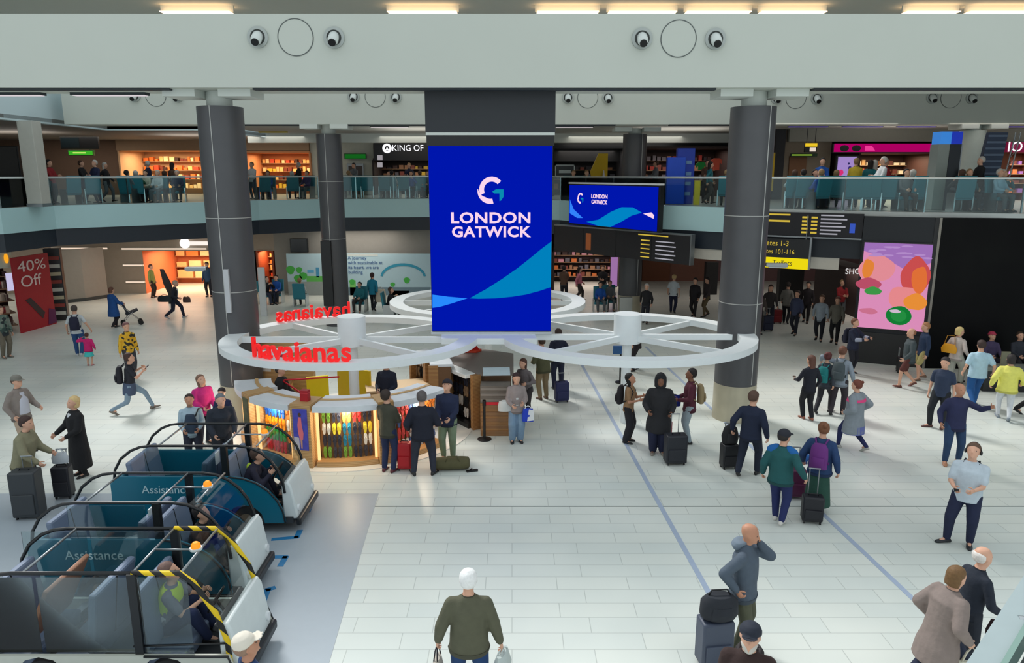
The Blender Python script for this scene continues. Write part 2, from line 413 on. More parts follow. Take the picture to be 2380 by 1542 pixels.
# ---- columns
COLM = mat((80, 80, 83), .42, .1, var=.08, scale=3)
COLB = mat((186, 178, 156), .38, .35, var=.18, scale=2.5)
SEAM = mat((176, 176, 172), .5, .2)
def column(ub, vb, ut, vt, Y, dia, label, foot=True, seamz=(5.15, 3.2, 2.9), top=7.76, zb_=0):
    b = atY(ub, vb, Y); x = (b.x+atY(ut, vt, Y).x)/2
    t = thing('column', label, 'column', (x, Y, 0)); r = dia/2; z00 = zb_
    MB().cyl((0, 0, .95 if foot else z00), (0, 0, top), r, n=48).build('cladding', COLM, t, 2)
    if foot: MB().cyl((0, 0, 0), (0, 0, .95), r*1.01, n=48).build('steel_base', COLB, t, 2)
    MB().cyl((0, 0, top), (0, 0, 8.1), r*.56, n=32).build('neck', WHITE, t, 2)
    for s in (-1, 1): MB().bb(s*r*.5 if s > 0 else -r*1.9, r*1.9 if s > 0 else -r*.5, -.75, .2, 7.94, 8.1).build('bracket', WHITE, t)
    for z in seamz: MB().arc((0, 0), r, r+.006, 0, 360, z, z+.02, 48).build('seam', SEAM, t)
    a = R(-95 if x < 0 else -60); MB().bb(-.01, .01, -.008, .004, 1, top).build('seam', SEAM, t).location = (r*math.cos(a), r*math.sin(a), 0)
    return t
c1 = column(574, 985, 507, 247, 18.2, 1.06, 'tall grey clad column left of the kiosk, standing inside the white ring', seamz=(5.15, 3.35))
c2 = column(1703, 970, 1752, 250, 18.2, 1.06, 'tall grey clad column with a steel base on the right', seamz=(5.2, 3.05))
c3 = column(782, 760, 768, 312, 30.2, .98, 'grey column behind the kiosk, left of the big screen', foot=False, seamz=(5.9, 3.6))
c4 = column(1460, 728, 1478, 312, 32.2, 1.0, 'grey column behind the small blue screen, right of the big screen', foot=True, seamz=(5.9,), top=7.86)
c5 = column(2252, 420, 2258, 300, 30.2, .95, 'pale column behind the blue topped totem on the upper right floor', foot=False, seamz=(), top=7.9, zb_=5.0)
[o for o in COL.objects if o.parent == c5 and o.name.startswith('cladding')][0].data.materials[0] = mat((214, 222, 214), .6)
# fittings on columns
t = thing('wall_lamp', 'small grey arm lamp on the near left column facing left', 'lamp', (c1.location.x-.5, 17.85, 3.95)); MB().box((-.22, -.1, 0), (.5, .2, .08), R(8)).build('arm', STEEL, t, bevel=.01); MB().box((-.24, -.1, -.05), (.4, .12, .03), R(8)).build('lens', mat((210, 216, 220), .3), t)
t = thing('wall_lamp', 'small grey arm lamp on the near right column facing right', 'lamp', (c2.location.x+.42, 17.75, 4.05)); MB().box((.22, -.1, 0), (.5, .2, .08), R(-14)).build('arm', STEEL, t, bevel=.01); MB().box((.24, -.1, -.05), (.4, .12, .03), R(-14)).build('lens', mat((210, 216, 220), .3), t)
q = atY(530, 678, 17.66); tag(MB().bb(q.x-.06, q.x+.06, 17.6, 17.68, q.z-.52, q.z+.55).build('vertical_panel_light', mat((190, 192, 196), .4)), 'narrow pale vertical strip on the near left column', 'panel')
q = atY(765, 640, 29.68); tag(MB().bb(-.26+q.x, q.x+.14, 29.58, 29.72, .9, 3.55).build('information_board', BLACK), 'tall black panel on the column behind the kiosk', 'panel')

# ---- the big hanging screen
SCX = atY(1141, 550, 17.7).x; zb, zt = atY(1141, 769, 17.7).z, atY(1141, 340, 17.7).z; sw = 2.94
big = thing('hanging_screen', 'tall blue LONDON GATWICK screen hanging from the front beam', 'screen', (SCX, 17.7, zb))
H = zt-zb
MB().bb(-sw/2, sw/2, .01, .45, -.03, H+.02).build('housing', BLACK, big)
BLU = glow((0, 22, 172), 1.0)
MB().bb(-sw/2+.01, sw/2-.01, -.01, .01, 0, H).build('display', BLU, big)
MB().bb(-sw/2-.02, sw/2+.02, -.03, .46, -.09, -.03).build('bottom_trim', mat((190, 196, 200), .4), big)
MB().bb(-sw/2-.03, sw/2+.03, .02, .46, H+.02, H+.25).build('upper_frame', BLACK, big)
MB().bb(-sw/2-.04, sw/2+.04, 0, .47, H+.25, H+.31).build('white_rail', WHITE, big)
MB().bb(-sw/2-.05, sw/2+.05, .03, .46, H+.31, 8.1-zb).build('upper_panel', mat((36, 40, 46), .5), big)
def onscr(u, v, d=-.014):      # a point of the screen face
    q = atY(u, v, 17.7); return (q.x-SCX, d, q.z-zb)
def flat(pts, m, parent, name='graphic', th=.003):   # thin inlay on a face looking to -Y
    n = len(pts); g = MB(); g.add([(p[0], p[1], p[2]) for p in pts]+[(p[0], p[1]-th, p[2]) for p in pts], [tuple(range(n)), tuple(reversed(range(n, 2*n)))]+[(i, (i+1) % n, n+(i+1) % n, n+i) for i in range(n)])
    return g.build(name, m, parent)
hs = H/(770-340); px = sw/280.0
def sc(u, v, d=-.014):     # photo pixel of the screen -> screen face, proportional
    wv = 290-(v-340)*14/430.0; cx = 1138+(v-340)*3/430.0
    return ((u-cx)/wv*sw, d, (770-v)*hs)
top = [sc(1282-4*(i/14), 0) for i in range(1)]
curve = [(1090, 691), (1130, 668), (1165, 645), (1200, 620), (1230, 596), (1255, 575), (1280, 556)]
low = [(1279, 664), (1250, 674), (1220, 682), (1190, 687), (1150, 691), (1110, 692)]
flat([sc(u, v) for u, v in curve+low], glow((0, 128, 188), 1), big)
flat([sc(u, v) for u, v in [(1004, 682), (1040, 687), (1085, 691), (1050, 703), (1020, 712), (1004, 714)]], glow((40, 138, 252), 1), big)
PK = glow((250, 214, 238), 1.0)
def logo(parent, cx, cz, r, d, s=1):
    def arcp(a0, a1, r0, r1, ox=0, oz=0, n=14):
        o_ = [(cx+ox+r1*math.cos(R(a0+(a1-a0)*i/n)), d, cz+oz+r1*math.sin(R(a0+(a1-a0)*i/n))) for i in range(n+1)]
        i_ = [(cx+ox+r0*math.cos(R(a0+(a1-a0)*i/n)), d, cz+oz+r0*math.sin(R(a0+(a1-a0)*i/n))) for i in range(n+1)]
        return o_, i_
    o_, i_ = arcp(42, 205, r*.62, r, r*.12, r*.1); flat(o_+i_[::-1], PK, parent, 'emblem')
    o2 = [(cx+r*1.02*math.cos(R(a)), d, cz+r*1.02*math.sin(R(a))) for a in range(172, 290, 8)]
    i2 = [(cx+r*(.98-.36*min(1, (a-172)/60))*math.cos(R(a)), d, cz+r*(.98-.36*min(1, (a-172)/60))*math.sin(R(a))) for a in range(172, 290, 8)]
    flat(o2+i2[::-1], PK, parent, 'emblem')
    flat([(cx+r*x, d, cz+r*z) for x, z in ((.15, -.05), (.45, .12), (1.05, .12), (1.05, -.45), (.85, -.75), (.72, -.8), (.72, -.2), (.3, -.2))], glow((10, 140, 176), 1), parent, 'emblem')
lc = sc(1138, 440); logo(big, lc[0], lc[2], .3, -.014)
for s_, v in (('LONDON', 503), ('GATWICK', 535)):
    q = sc(1139, v); e = text(s_, .39, PK, big, (q[0], -.016, q[2]), (R(90), 0, 0), offset=.012, spacing=1.08)
    wd = max(p.co.x for p in e.data.vertices)-min(p.co.x for p in e.data.vertices); e.scale = (1.9/wd, .9, 1)

# ---- small blue screen on the mezzanine edge
A, B = atY(1322, 425, 33.3), atY(1534, 425, 28.1)
A2, B2 = atY(1322, 520, 33.3), atY(1530, 526, 28.1)
dx = B-A; ang = math.atan2(dx.y, dx.x); wS = Vector((dx.x, dx.y)).length
small = thing('wide_screen', 'wide blue LONDON GATWICK screen fixed to the far balustrade', 'screen', (A.x, A.y-.1, A2.z), ang)
hS = (A.z-A2.z+B.z-B2.z)/2
MB().bb(0, wS, .02, .2, 0, hS+.05).build('housing', BLACK, small)
MB().bb(.05, wS-.12, 0, .02, .04, hS).build('display', BLU, small)
MB().bb(0, wS, -.02, .2, hS+.05, hS+.12).build('top_trim', mat((225, 228, 228), .4), small)
def ss(u, v): return ((u-1322)/212*(wS-.1)+.05, -.004, (521-v)/94*hS)
flat([ss(u, v) for u, v in [(1324, 462), (1335, 485), (1360, 504), (1345, 505), (1324, 495)]], glow((50, 130, 250), 1), small)
flat([ss(u, v) for u, v in [(1370, 512), (1400, 505), (1430, 485), (1455, 473), (1480, 472), (1500, 482), (1478, 490), (1455, 505), (1430, 519), (1400, 519)]], glow((0, 132, 196), 1), small)
flat([ss(u, v) for u, v in [(1503, 484), (1520, 480), (1526, 486), (1525, 493)]], PK, small)
q = ss(1352, 458); logo(small, q[0], q[2], .22, -.005)
for s_, v in (('LONDON', 452), ('GATWICK', 465)):
    q = ss(1401, v); e = text(s_, .24, PK, small, (q[0], -.006, q[2]), (R(90), 0, 0), offset=.006); e.scale = ((1.12)/max(.1, (max(p.co.x for p in e.data.vertices)*2)), 1, 1)

# ---- three joined white rings on poles
RING = mat((232, 238, 240), .4, var=.03)
RZ = 2.33
rings = [(-3.92, 17.5, 3.1, 2.74), (2.87, 17.8, 3.14, 2.79), (-.76, 22.7, 3.06, 2.8)]
rt = thing('ring_canopy', 'white canopy of three joined rings standing on poles under the big screen', 'canopy')
for k, (x, y, rx, ry) in enumerate(rings):
    MB().arc((x, y), rx-.42, rx, 0, 360, RZ-.16, RZ, 72, ry/rx).build('ring', RING, rt, 2)
    hb = MB().cyl((x, y, 2.1), (x, y, 2.82), .34, n=32).build('hub', RING, rt, 2)
    MB().cyl((x, y, 0), (x, y, 2.1), .12, n=20).build('pole', RING, rt, 2)
    for a in (0, 45, 135, 180, 225, 315):
        e = Vector((x+(rx-.3)*math.cos(R(a)), y+(ry-.3)*math.sin(R(a)), RZ-.1)); s0 = Vector((x, y, RZ-.1)); d = e-s0; Lg = d.length
        MB().box((0, 0, 0), (Lg-.3, .09, .14)).build('spoke', RING, rt).matrix_local = Matrix.Translation((s0+e)/2+d.normalized()*.14) @ Matrix.Rotation(math.atan2(d.y, d.x), 4, 'Z')
MB().prism([(-1.7, 17.2), (.6, 17.2), (.5, 18.6), (.1, 20.2), (-1.6, 20.2), (-1.8, 18.4)], RZ-.15, RZ-.005).build('junction_plate', RING, rt)
# havaianas letters standing on the left ring
RED = mat((226, 20, 22), .4, emit=.55, var=0)
def ringtext(label, a0, a1, size):
    x, y, rx, ry = rings[0]; t = thing('illuminated_sign', label, 'sign', (x, y, RZ))
    s_ = 'havaianas'; wdt = [.62, .56, .54, .56, .30, .56, .60, .56, .54]; tot = sum(wdt); acc = 0
    for c, w_ in zip(s_, wdt):
        f = (acc+w_/2)/tot; acc += w_; a = R(a0+(a1-a0)*f)
        px_, py_ = (rx-.15)*math.cos(a), (ry-.15)*math.sin(a); nx, ny = math.cos(a)/rx, math.sin(a)/ry
        e = text(c, size, RED, t, (px_, py_, size*.34), (R(90), 0, math.atan2(ny, nx)+R(90)), 'letter', .03, offset=.012)
ringtext('red havaianas letters standing on the near side of the left ring', 235, 281, .60)
ringtext('red havaianas letters seen from behind on the far side of the left ring', 101, 143, .54)

# ---- near corner of the camera's own floor, bottom right
a, b = atZ(2380, 1338, 4.0), atZ(2243, 1546, 4.0); d = (b-a).normalized(); a = a-d*2.2; b = b+d*2.0
nn = Vector((d.y, -d.x, 0)); nn = nn if nn.x > 0 else -nn
def quad(p, q, o0, o1): return [tuple((p+nn*o0)[:2]), tuple((q+nn*o0)[:2]), tuple((q+nn*o1)[:2]), tuple((p+nn*o1)[:2])]
struct(MB().prism(quad(a, b, 0, .115), 3.9, 4.0).build('trim_17', mat((156, 170, 172), .35)))
struct(MB().prism(quad(a, b, .115, .14), 3.9, 4.02).build('trim_18', mat((120, 150, 140), .2)))
struct(MB().prism(quad(a, b, .14, 1.6), 3.5, 3.86).build('trim_19', mat((74, 80, 80), .5)))
m0 = atZ(2366, 1444, 3.98)
t = thing('handrail_tube', 'short polished steel handrail tube in the bottom right corner', 'handrail', m0); dn = Vector((.97, -.25, 0))
MB().cyl((0, 0, 0), dn*.8, .028, n=20).build('tube', CHROME, t, 2); MB().cyl((.04, -.01, -.12), (.04, -.01, -.02), .012).build('stem', CHROME, t, 2)
MB().arc((0.04, -.01), .03, .05, 0, 360, -.14, -.12, 24).build('flange', STEEL, t)
# ================================================================ PEOPLE
def ik(a, b, l1, l2, pole):
    a, b = Vector(a), Vector(b); d = b-a; L = d.length; mx = (l1+l2)*.998
    if L > mx: b = a+d*(mx/L); d = b-a; L = mx
    L = max(L, abs(l1-l2)+.02); x = (L*L+l1*l1-l2*l2)/(2*L); h = math.sqrt(max(0, l1*l1-x*x)); u = d.normalized()
    p = Vector(pole); p = p-u*p.dot(u); p.normalize()
    return a+u*x+p*h, b
SKIN = {'light': (214, 164, 138), 'tan': (190, 136, 108), 'brown': (132, 88, 66), 'dark': (92, 62, 48)}
def hand(g, wrist, d, side, curl=.5, palm=None):
    # five-fingered hand: wrist point, pointing direction d, palm normal towards the body
    d = d.normalized(); pn = Vector(palm) if palm else Vector((-side, .15, 0)); pn = (pn-d*pn.dot(d)).normalized(); sd = d.cross(pn)*side
    # sd points to the thumb side
    rs = []
    for q, wdt, th in ((0, .026, .020), (.03, .036, .018), (.075, .042, .016), (.098, .039, .013)):
        c = wrist+d*q; rs.append([c+sd*wdt*math.cos(2*math.pi*i/10)+pn*th*math.sin(2*math.pi*i/10) for i in range(10)])
    g.loft(rs)
    for k, (off, L) in enumerate(((.030, .072), (.011, .082), (-.010, .076), (-.029, .060))):
        p = wrist+d*.088+sd*off; a = .15+curl*.55; r = .0095
        for s_, f in enumerate((.45, .32, .23)):
            dd = (d*math.cos(a)+pn*math.sin(a)).normalized(); e = p+dd*L*f; g.cap(p, e, r, r*.88, 6); p = e; r *= .88; a += .25+curl*.9
    p = wrist+d*.028+sd*.028+pn*.004; dd = (sd*.75+d*.6+pn*.35).normalized(); e = p+dd*.042; g.cap(p, e, .012, .0105, 6)
    dd = (d*.9+sd*.15+pn*(.3+.5*curl)).normalized(); g.cap(e, e+dd*.034, .0105, .009, 6)

def person(name, label, pos, face=180, h=1.75, wide=1.0, skin='light', top=(60, 64, 72), bottom=(40, 46, 66), shoes=(30, 30, 32), kind='jacket', legs='trousers',
           hair=(60, 44, 34), style='short', feet=None, hands=None, lean=0, turn=0, nod=0, curl=.5, seat=None, vox=.017, group=None, collar=None, extra=None, topmat=None, bulk=0, hatc=(28, 30, 36), sole=None, near=False, cat='person', child=False):
    if seat is None: face = face+math.degrees(math.atan2(pos[0], pos[1]))
    s = h/1.75; wide = 1+(wide-1)*.7; bulk = bulk*.7
    feet = feet or [(-.1, 0, 0), (.1, 0, 0)]; hands = hands or [(-.27, .03, .84), (.27, .03, .84)]
    root = thing('person' if cat == 'person' else cat, label, cat, pos, -R(face), group); root.scale = (s, s, s)
    # pelvis height from the feet
    if seat is None:
        hz = 9
        for i, f in enumerate(feet):
            sx = (-.09, .09)[i]; dd = (f[0]-sx)**2+f[1]**2; hz = min(hz, f[2]+.08+math.sqrt(max(.1, .852**2-dd)))
    else: hz = seat+.08
    hip = Vector((0, 0, hz)); T = Matrix.Translation(hip) @ Matrix.Rotation(-R(lean), 4, 'X')
    J = lambda x, y, z: T @ Vector((x, y, z))
    sw_ = .172*wide
    core = MB(); w = wide
    torso = [(0, 0, -.09, .10*w, .075), (0, 0, -.03, .155*w, .105*w), (0, 0, .06, .158*w, .108*w), (0, .006, .16, .138*w, .10*w), (0, .006, .28, .152*w, .112*w), (0, 0, .40, .160*w, .112*w), (0, -.005, .48, .145*w, .085), (0, -.008, .54, .080, .062), (0, 0, .60, .056, .058), (0, .012, .66, .054, .056)]
    core.ell(torso, 16, T)
    # head
    HT = T @ Matrix.Translation((0, .012, .625)) @ Matrix.Diagonal((1.2, 1.1, 1.04, 1)) @ Matrix.Rotation(-R(turn), 4, 'Z') @ Matrix.Rotation(R(lean*.6-nod), 4, 'X')
    hd = Matrix(HT)
    HP = lambda x, y, z: hd @ Vector((x, y, z))
    head = [(0, -.005, -.04, .052, .056), (0, .022, .0, .050, .066), (0, .025, .03, .062, .078), (0, .012, .07, .072, .092), (0, .006, .12, .078, .099), (0, .0, .165, .072, .093), (0, -.002, .20, .05, .066), (0, -.002, .217, .02, .028)]
    core.ell(head, 16, hd)
    core.cap(HP(0, .098, .105), HP(0, .116, .062), .010, .016, 8)          # nose
    core.cap(HP(-.03, .082, .118), HP(.03, .082, .118), .013, .013, 8)      # brow
    core.cap(HP(-.018, .092, .028), HP(.018, .092, .028), .012, .012, 8)    # mouth
    core.sph(HP(0, .088, -.004), .022, 8, 6)                               # chin
    for q in (-1, 1): core.sph(HP(q*.078, -.002, .09), (.012, .02, .032), 8, 6)
    # limbs
    arms = []
    for i, q in enumerate((-1, 1)):
        sh = J(q*sw_, -.008, .452); wr0 = Vector(hands[i][:3])
        pole = Vector(hands[i][3:6]) if len(hands[i]) > 3 else Vector((q*.5, -1, -.35))
        el, wr = ik(sh, wr0, .29, .26, pole)
        core.cap(J(q*.04, -.01, .50), sh, .05, .05*w); core.cap(sh, el, .052*w, .040*w); core.cap(el, wr, .039*w, .027); arms.append((sh, el, wr))
    lg = []
    for i, q in enumerate((-1, 1)):
        hp = J(q*.09*w, 0, -.02); an = Vector((feet[i][0], feet[i][1]-.02, feet[i][2]+.08))
        toe = R(feet[i][3]) if len(feet[i]) > 3 else R(q*8)
        kn, an = ik(hp, an, .43, .425, (q*.12+.3*math.sin(toe), 1, 0)); lg.append((hp, kn, an, toe, feet[i]))
        core.cap(hp, kn, .088*w, .056*w); core.cap(kn, an, .055*w, .036); core.cap(an, an+Vector((math.sin(toe)*.1, math.cos(toe)*.1, -.045)), .035, .03)
    me = bake(core, vox)
    g = MB()
    if curl is not None:
        for i, q in enumerate((-1, 1)):
            sh, el, wr = arms[i]; hand(g, wr-(wr-el).normalized()*.01, wr-el, q, curl if not hasattr(curl, '__len__') else curl[i], hands[i][6:9] if len(hands[i]) > 8 else None)
    bm = bmesh.new(); bm.from_mesh(me)
    if g.v:
        m2 = g.mesh(); n0 = len(bm.faces); bm.from_mesh(m2); bpy.data.meshes.remove(m2)
        for f in bm.faces: f.smooth = True
    bm.to_mesh(me); bm.free()
    SK = mat(SKIN.get(skin, SKIN['light']), .55, var=.08, scale=14)
    def put(nm, mesh, m):
        o = bpy.data.objects.new(nm, mesh); COL.objects.link(o); mesh.materials.clear(); mesh.materials.append(m); o.parent = root; return o
    put('body', me, SK)
    # eyes
    for q in (-1, 1): MB().sph(HP(q*.031, .085, .098), (.015, .012, .009), 8, 6).build('eye', mat((44, 34, 30), .3), root, True)
    # ---- clothes
    e = .014+bulk; ea = .012+bulk*.55
    t = MB(); TM = topmat or mat(top, .85, var=.14, scale=12, bump=.5)
    hem = {'jacket': -.14, 'tshirt': -.12, 'coat': -.42, 'longcoat': -.72, 'dress': -.62, 'vest': -.1}[kind]
    secs = []
    fl = .0 if kind in ('jacket', 'tshirt', 'vest') else .05
    wb = w*(1.0)
    if hem < -.15:
        secs += [(0, 0, hem, .155*w+fl+e*1.2+(.05 if kind == 'dress' else 0), .125*w+fl+e), (0, 0, hem*.5, .168*w+fl*.6+e*1.2, .13*w+fl*.5+e)]
    else: secs += [(0, 0, hem, .168*w+e*1.4, .128*w+e*1.2)]
    secs += [(0, 0, -.05, .168*w+e, .125*w+e), (0, 0, .06, .162*w+e, .118*w+e), (0, .008, .17, .15*w+e*1.2, .114*w+e*1.2), (0, .006, .29, .160*w+e, .120*w+e), (0, 0, .40, .168*w+e, .118*w+e), (0, -.006, .465, .158*w+ea, .098+ea), (0, -.008, .52, .105*w+e*.4, .078+e*.4), (0, -.006, .565 if not collar else .60, .066, .066)]
    t.ell(secs, 18, T)
    for i, q in enumerate((-1, 1)):
        sh, el, wr = arms[i]
        if kind == 'vest': continue
        t.cap(sh, sh+(el-sh)*(.72 if kind == 'tshirt' else 1), .050*w+ea, .047*w+ea); t.cap(J(q*.05, -.01, .485), sh, .06, .049*w+ea)
        if kind != 'tshirt': t.cap(el, el+(wr-el)*.92, .046*w+ea, .034+ea*.8)
    put({'jacket': 'jacket', 'tshirt': 'shirt', 'coat': 'coat', 'longcoat': 'long_coat', 'dress': 'dress', 'vest': 'vest'}[kind], bake(t, vox), TM)
    if kind in ('jacket', 'coat', 'longcoat') and style not in ('hood',):
        g = MB(); g.ell([(0, -.008, .49, .098, .082), (0, -.008, .53, .086, .074), (0, -.006, .565, .074, .068)], 14, T); g.build('collar', mat(tuple(int(c*.72) for c in top), .85), root, 2)
    if kind == 'jacket':
        g = MB(); g.ell([(0, 0, hem-.02, .160*w+e*1.4, .122*w+e*1.2), (0, 0, hem+.035, .172*w+e*1.4, .132*w+e*1.2)], 18, T); g.build('hem_band', mat(tuple(int(c*.8) for c in top), .85), root, 2)
    t = MB(); BMt = mat(bottom, .85, var=.14, scale=12, bump=.4)
    t.ell([(0, 0, -.11, .13*w, .09*w), (0, 0, -.04, .165*w, .115*w), (0, 0, .07, .163*w, .114*w)], 16, T)
    if legs in ('skirt', 'longskirt'):
        zz = -.42 if legs == 'skirt' else -.78
        t.ell([(0, 0, zz, .25, .22), (0, 0, -.2, .19, .15), (0, 0, .05, .15*w, .11)], 18, Matrix.Translation(hip))
    else:
        for (hp, kn, an, toe, f) in lg:
            if legs == 'shorts': t.cap(hp, hp+(kn-hp)*.86, .105*w, .082*w)
            else:
                fa = {'trousers': 0, 'wide': .028, 'slim': -.012}[legs]
                t.cap(hp, kn, .108*w, .080*w+fa); t.cap(kn, an+(an-kn).normalized()*-.01, .077*w+fa, .060+fa)
    put({'skirt': 'skirt', 'longskirt': 'skirt', 'shorts': 'shorts'}.get(legs, 'trousers'), bake(t, vox), BMt)
    for (hp, kn, an, toe, f) in lg:
        lift = max(0, an.z-.08-.0)
        pit = 0
        if f[1] < -.12: pit = R(28)          # rear foot on its toes
        elif f[1] > .18 and seat is None: pit = -R(12)
        base = Matrix.Translation(an+Vector((0, 0, -.08))) @ Matrix.Rotation(-toe, 4, 'Z') @ Matrix.Translation((0, .0, .0)) @ Matrix.Rotation(-pit, 4, 'X')
        t = MB(); rs = []
        for y, wd, ht in ((-.075, .026, .05), (-.05, .038, .085), (.0, .042, .095), (.06, .046, .07), (.12, .048, .05), (.165, .040, .042), (.19, .02, .03)):
            rs.append([base @ Vector((wd*math.cos(a)*(1 if math.sin(a) > -.3 else .95), y, max(0, ht*.5+ht*.5*math.sin(a)))) for a in [2*math.pi*k/10 for k in range(10)]])
        t.loft(rs).build('shoe', mat(shoes, .5), root, True)
    # ---- hair and hats
    HM = mat(hair, .7, var=.25, scale=30, bump=.3)
    g = MB()
    if style in ('short', 'long', 'pony', 'bun', 'curly', 'bob', 'cap', 'thin', 'beanie'):
        if style != 'thin': g.ell([(0, -.03, .035, .058, .06), (0, -.026, .07, .079, .082), (0, -.02, .115, .088, .094), (0, -.006, .165, .086, .10), (0, -.004, .205, .066, .08), (0, -.004, .234, .028, .035)], 14, hd)
        else: g.ell([(0, -.045, .04, .06, .05), (0, -.04, .09, .084, .07), (0, -.045, .14, .082, .066), (0, -.05, .17, .05, .045)], 14, hd)
    if style in ('long', 'curly', 'bob'):
        wd = .10 if style == 'curly' else .082; dn = -.16 if style != 'bob' else -.0
        g.ell([(0, -.06, dn, .075, .03), (0, -.05, -.02, wd, .05), (0, -.035, .06, wd+.004, .075), (0, -.02, .12, wd+.004, .09)], 12, hd)
    if style == 'curly': g.sph(HP(0, -.03, .12), (.12, .12, .12))
    if style == 'pony': g.cap(HP(0, -.11, .13), HP(0, -.15, -.04), .034, .016)
    if style == 'bun': g.sph(HP(0, -.105, .19), .042)
    if g.v: put('hair', bake(g, .014), HM)
    if style == 'cap':
        g = MB(); g.ell([(0, -.004, .125, .094, .106), (0, -.004, .17, .092, .104), (0, -.006, .21, .07, .082), (0, -.006, .236, .03, .036)], 16, hd)
        g.ell([(0, .11, .125, .07, .07), (0, .112, .135, .066, .066)], 14, hd); put('cap', bake(g, .012), mat(hatc, .8))
    if style == 'hood':
        g = MB(); g.ell([(0, -.03, -.06, .105, .09), (0, -.03, .0, .105, .10), (0, -.022, .08, .108, .112), (0, -.014, .16, .10, .115), (0, -.01, .22, .065, .08), (0, -.01, .25, .02, .03)], 14, hd); put('hood', bake(g, .014), TM)
    if style == 'scarf':
        g = MB(); g.ell([(0, -.02, -.12, .13, .11), (0, -.02, -.02, .10, .10), (0, -.012, .08, .098, .105), (0, -.010, .16, .094, .108), (0, -.008, .22, .06, .07), (0, -.008, .245, .02, .03)], 14, hd); put('headscarf', bake(g, .014), mat(hatc, .85))
    if style == 'beard' or (extra and 'beard' in extra):
        g = MB(); g.ell([(0, .055, -.045, .03, .03), (0, .05, -.01, .055, .05), (0, .045, .03, .068, .055), (0, .03, .055, .074, .06)], 12, hd); put('beard', bake(g, .012), mat((200, 194, 186), .9))
    if extra and 'headphones' in extra:
        g = MB(); g.tube([HP(.088*math.cos(R(a)), 0, .10+.135*math.sin(R(a))) for a in range(0, 181, 15)], .009, 6)
        for q in (-1, 1): g.sph(HP(q*.09, 0, .085), (.022, .036, .04), 10, 8)
        g.build('headphones', BLACK, root, True)
    root['_'] = 0; del root['_']
    root.update_tag()
    info = dict(root=root, T=T, hd=hd, arms=arms, s=s, pos=Vector(pos), face=face)
    return info
def WP(i, p):   # local point -> world
    return i['pos']+Matrix.Rotation(-R(i['face']), 3, 'Z') @ (Vector(p)*i['s'])
def gripw(i, k):   # world point in the palm of hand k
    sh, el, wr = i['arms'][k]; return WP(i, wr+(wr-el).normalized()*.09)
# ---------------------------------------------------------------- things people carry
def backpack(i, label, col=(28, 30, 38), sz=1.0, group=None, one=False):
    T = i['T']; P = T @ Vector((0, -.24, .27)); w_ = WP(i, P)
    t = thing('backpack', label, 'backpack', w_, -R(i['face']), group); s = i['s']*sz; t.scale = (s, s, s); M = mat(col, .8, var=.15)
    g = MB(); g.ell([(0, 0, -.235, .12, .05), (0, 0, -.22, .15, .08), (0, 0, 0, .155, .088), (0, .01, .16, .14, .075), (0, .02, .225, .10, .045)], 16); g.build('bag', M, t, 2)
    MB().ell([(0, -.085, -.18, .10, .03), (0, -.09, -.08, .11, .04), (0, -.085, .0, .10, .03)], 12).build('front_pocket', M, t, 2)
    for q in (-1, 1):
        MB().tube([(q*.07, .07, .2), (q*.1, .14, .27), (q*.105, .26, .25), (q*.11, .355, .12), (q*.13, .30, -.05), (q*.15, .10, -.16)], .016, 6).build('strap', M, t, True)
        if one: break
    return t
def suitcase(label, pos, rz=0, h=.6, w_=.4, d=.25, col=(28, 28, 34), handle=.35, tilt=0, group=None, wheels=True, name='suitcase'):
    t = thing(name, label, 'suitcase', pos, rz, group); t.rotation_euler = (tilt, 0, rz); M = mat(col, .5, var=.1)
    MB().bb(-w_/2, w_/2, -d/2, d/2, .05, h).build('shell', M, t, 2, bevel=.03)
    MB().bb(-w_*.4, w_*.4, -d/2-.03, -d/2+.01, .12, h*.55).build('front_pocket', M, t, bevel=.01)
    for sx in (-1, 1):
        for sy in (-1, 1): MB().cyl((sx*w_*.38-.012, sy*d*.34, .03), (sx*w_*.38+.012, sy*d*.34, .03), .03, n=12).build('wheel', BLACK, t, 2)
    if handle:
        g = MB()
        for sx in (-1, 1): g.cyl((sx*.08, d/2-.03, h-.02), (sx*.08, d/2-.03, h+handle), .009)
        g.cyl((-.1, d/2-.03, h+handle), (.1, d/2-.03, h+handle), .014); g.build('telescopic_handle', STEEL, t, 2)
    MB().tube([(-.09, 0, h), (-.07, 0, h+.03), (.07, 0, h+.03), (.09, 0, h)], .011, 6).build('grab_handle', BLACK, t, True)
    return t
def carrybag(label, top, col, w_=.3, h=.32, d=.1, rz=0, drop=.2, cat='bag', hc=None, name='handbag', group=None):
    # hangs from the point 'top'
    t = thing(name, label, cat, top, rz, group); M = mat(col, .7, var=.12)
    MB().ell([(0, 0, -drop-h, w_*.5, d*.5), (0, 0, -drop-h*.5, w_*.52, d*.62), (0, 0, -drop, w_*.42, d*.3)], 14).build('bag', M, t, 2)
    for q in (-1, 1): MB().tube([(-w_*.3, q*d*.18, -drop-.01), (-w_*.16, q*d*.1, -drop*.35), (0, 0, -.0), (w_*.16, q*d*.1, -drop*.35), (w_*.3, q*d*.18, -drop-.01)], .008, 6).build('handle', mat(hc or col, .7), t, True)
    return t
def phone(i, k, label, d=(0, .03, .04)):
    sh, el, wr = i['arms'][k]; p = wr+(wr-el).normalized()*.11+Vector(d)*.4
    t = thing('phone', label, 'phone', WP(i, p), -R(i['face'])); MB().box((0, 0, 0), (.075, .012, .15), M=Matrix.Rotation(R(-50), 3, 'X')).build('case', BLACK, t, bevel=.004)
    MB().box((0, -.0075, .002), (.066, .002, .138), M=Matrix.Rotation(R(-50), 3, 'X')).build('screen', mat((70, 80, 96), .1), t)
    return t
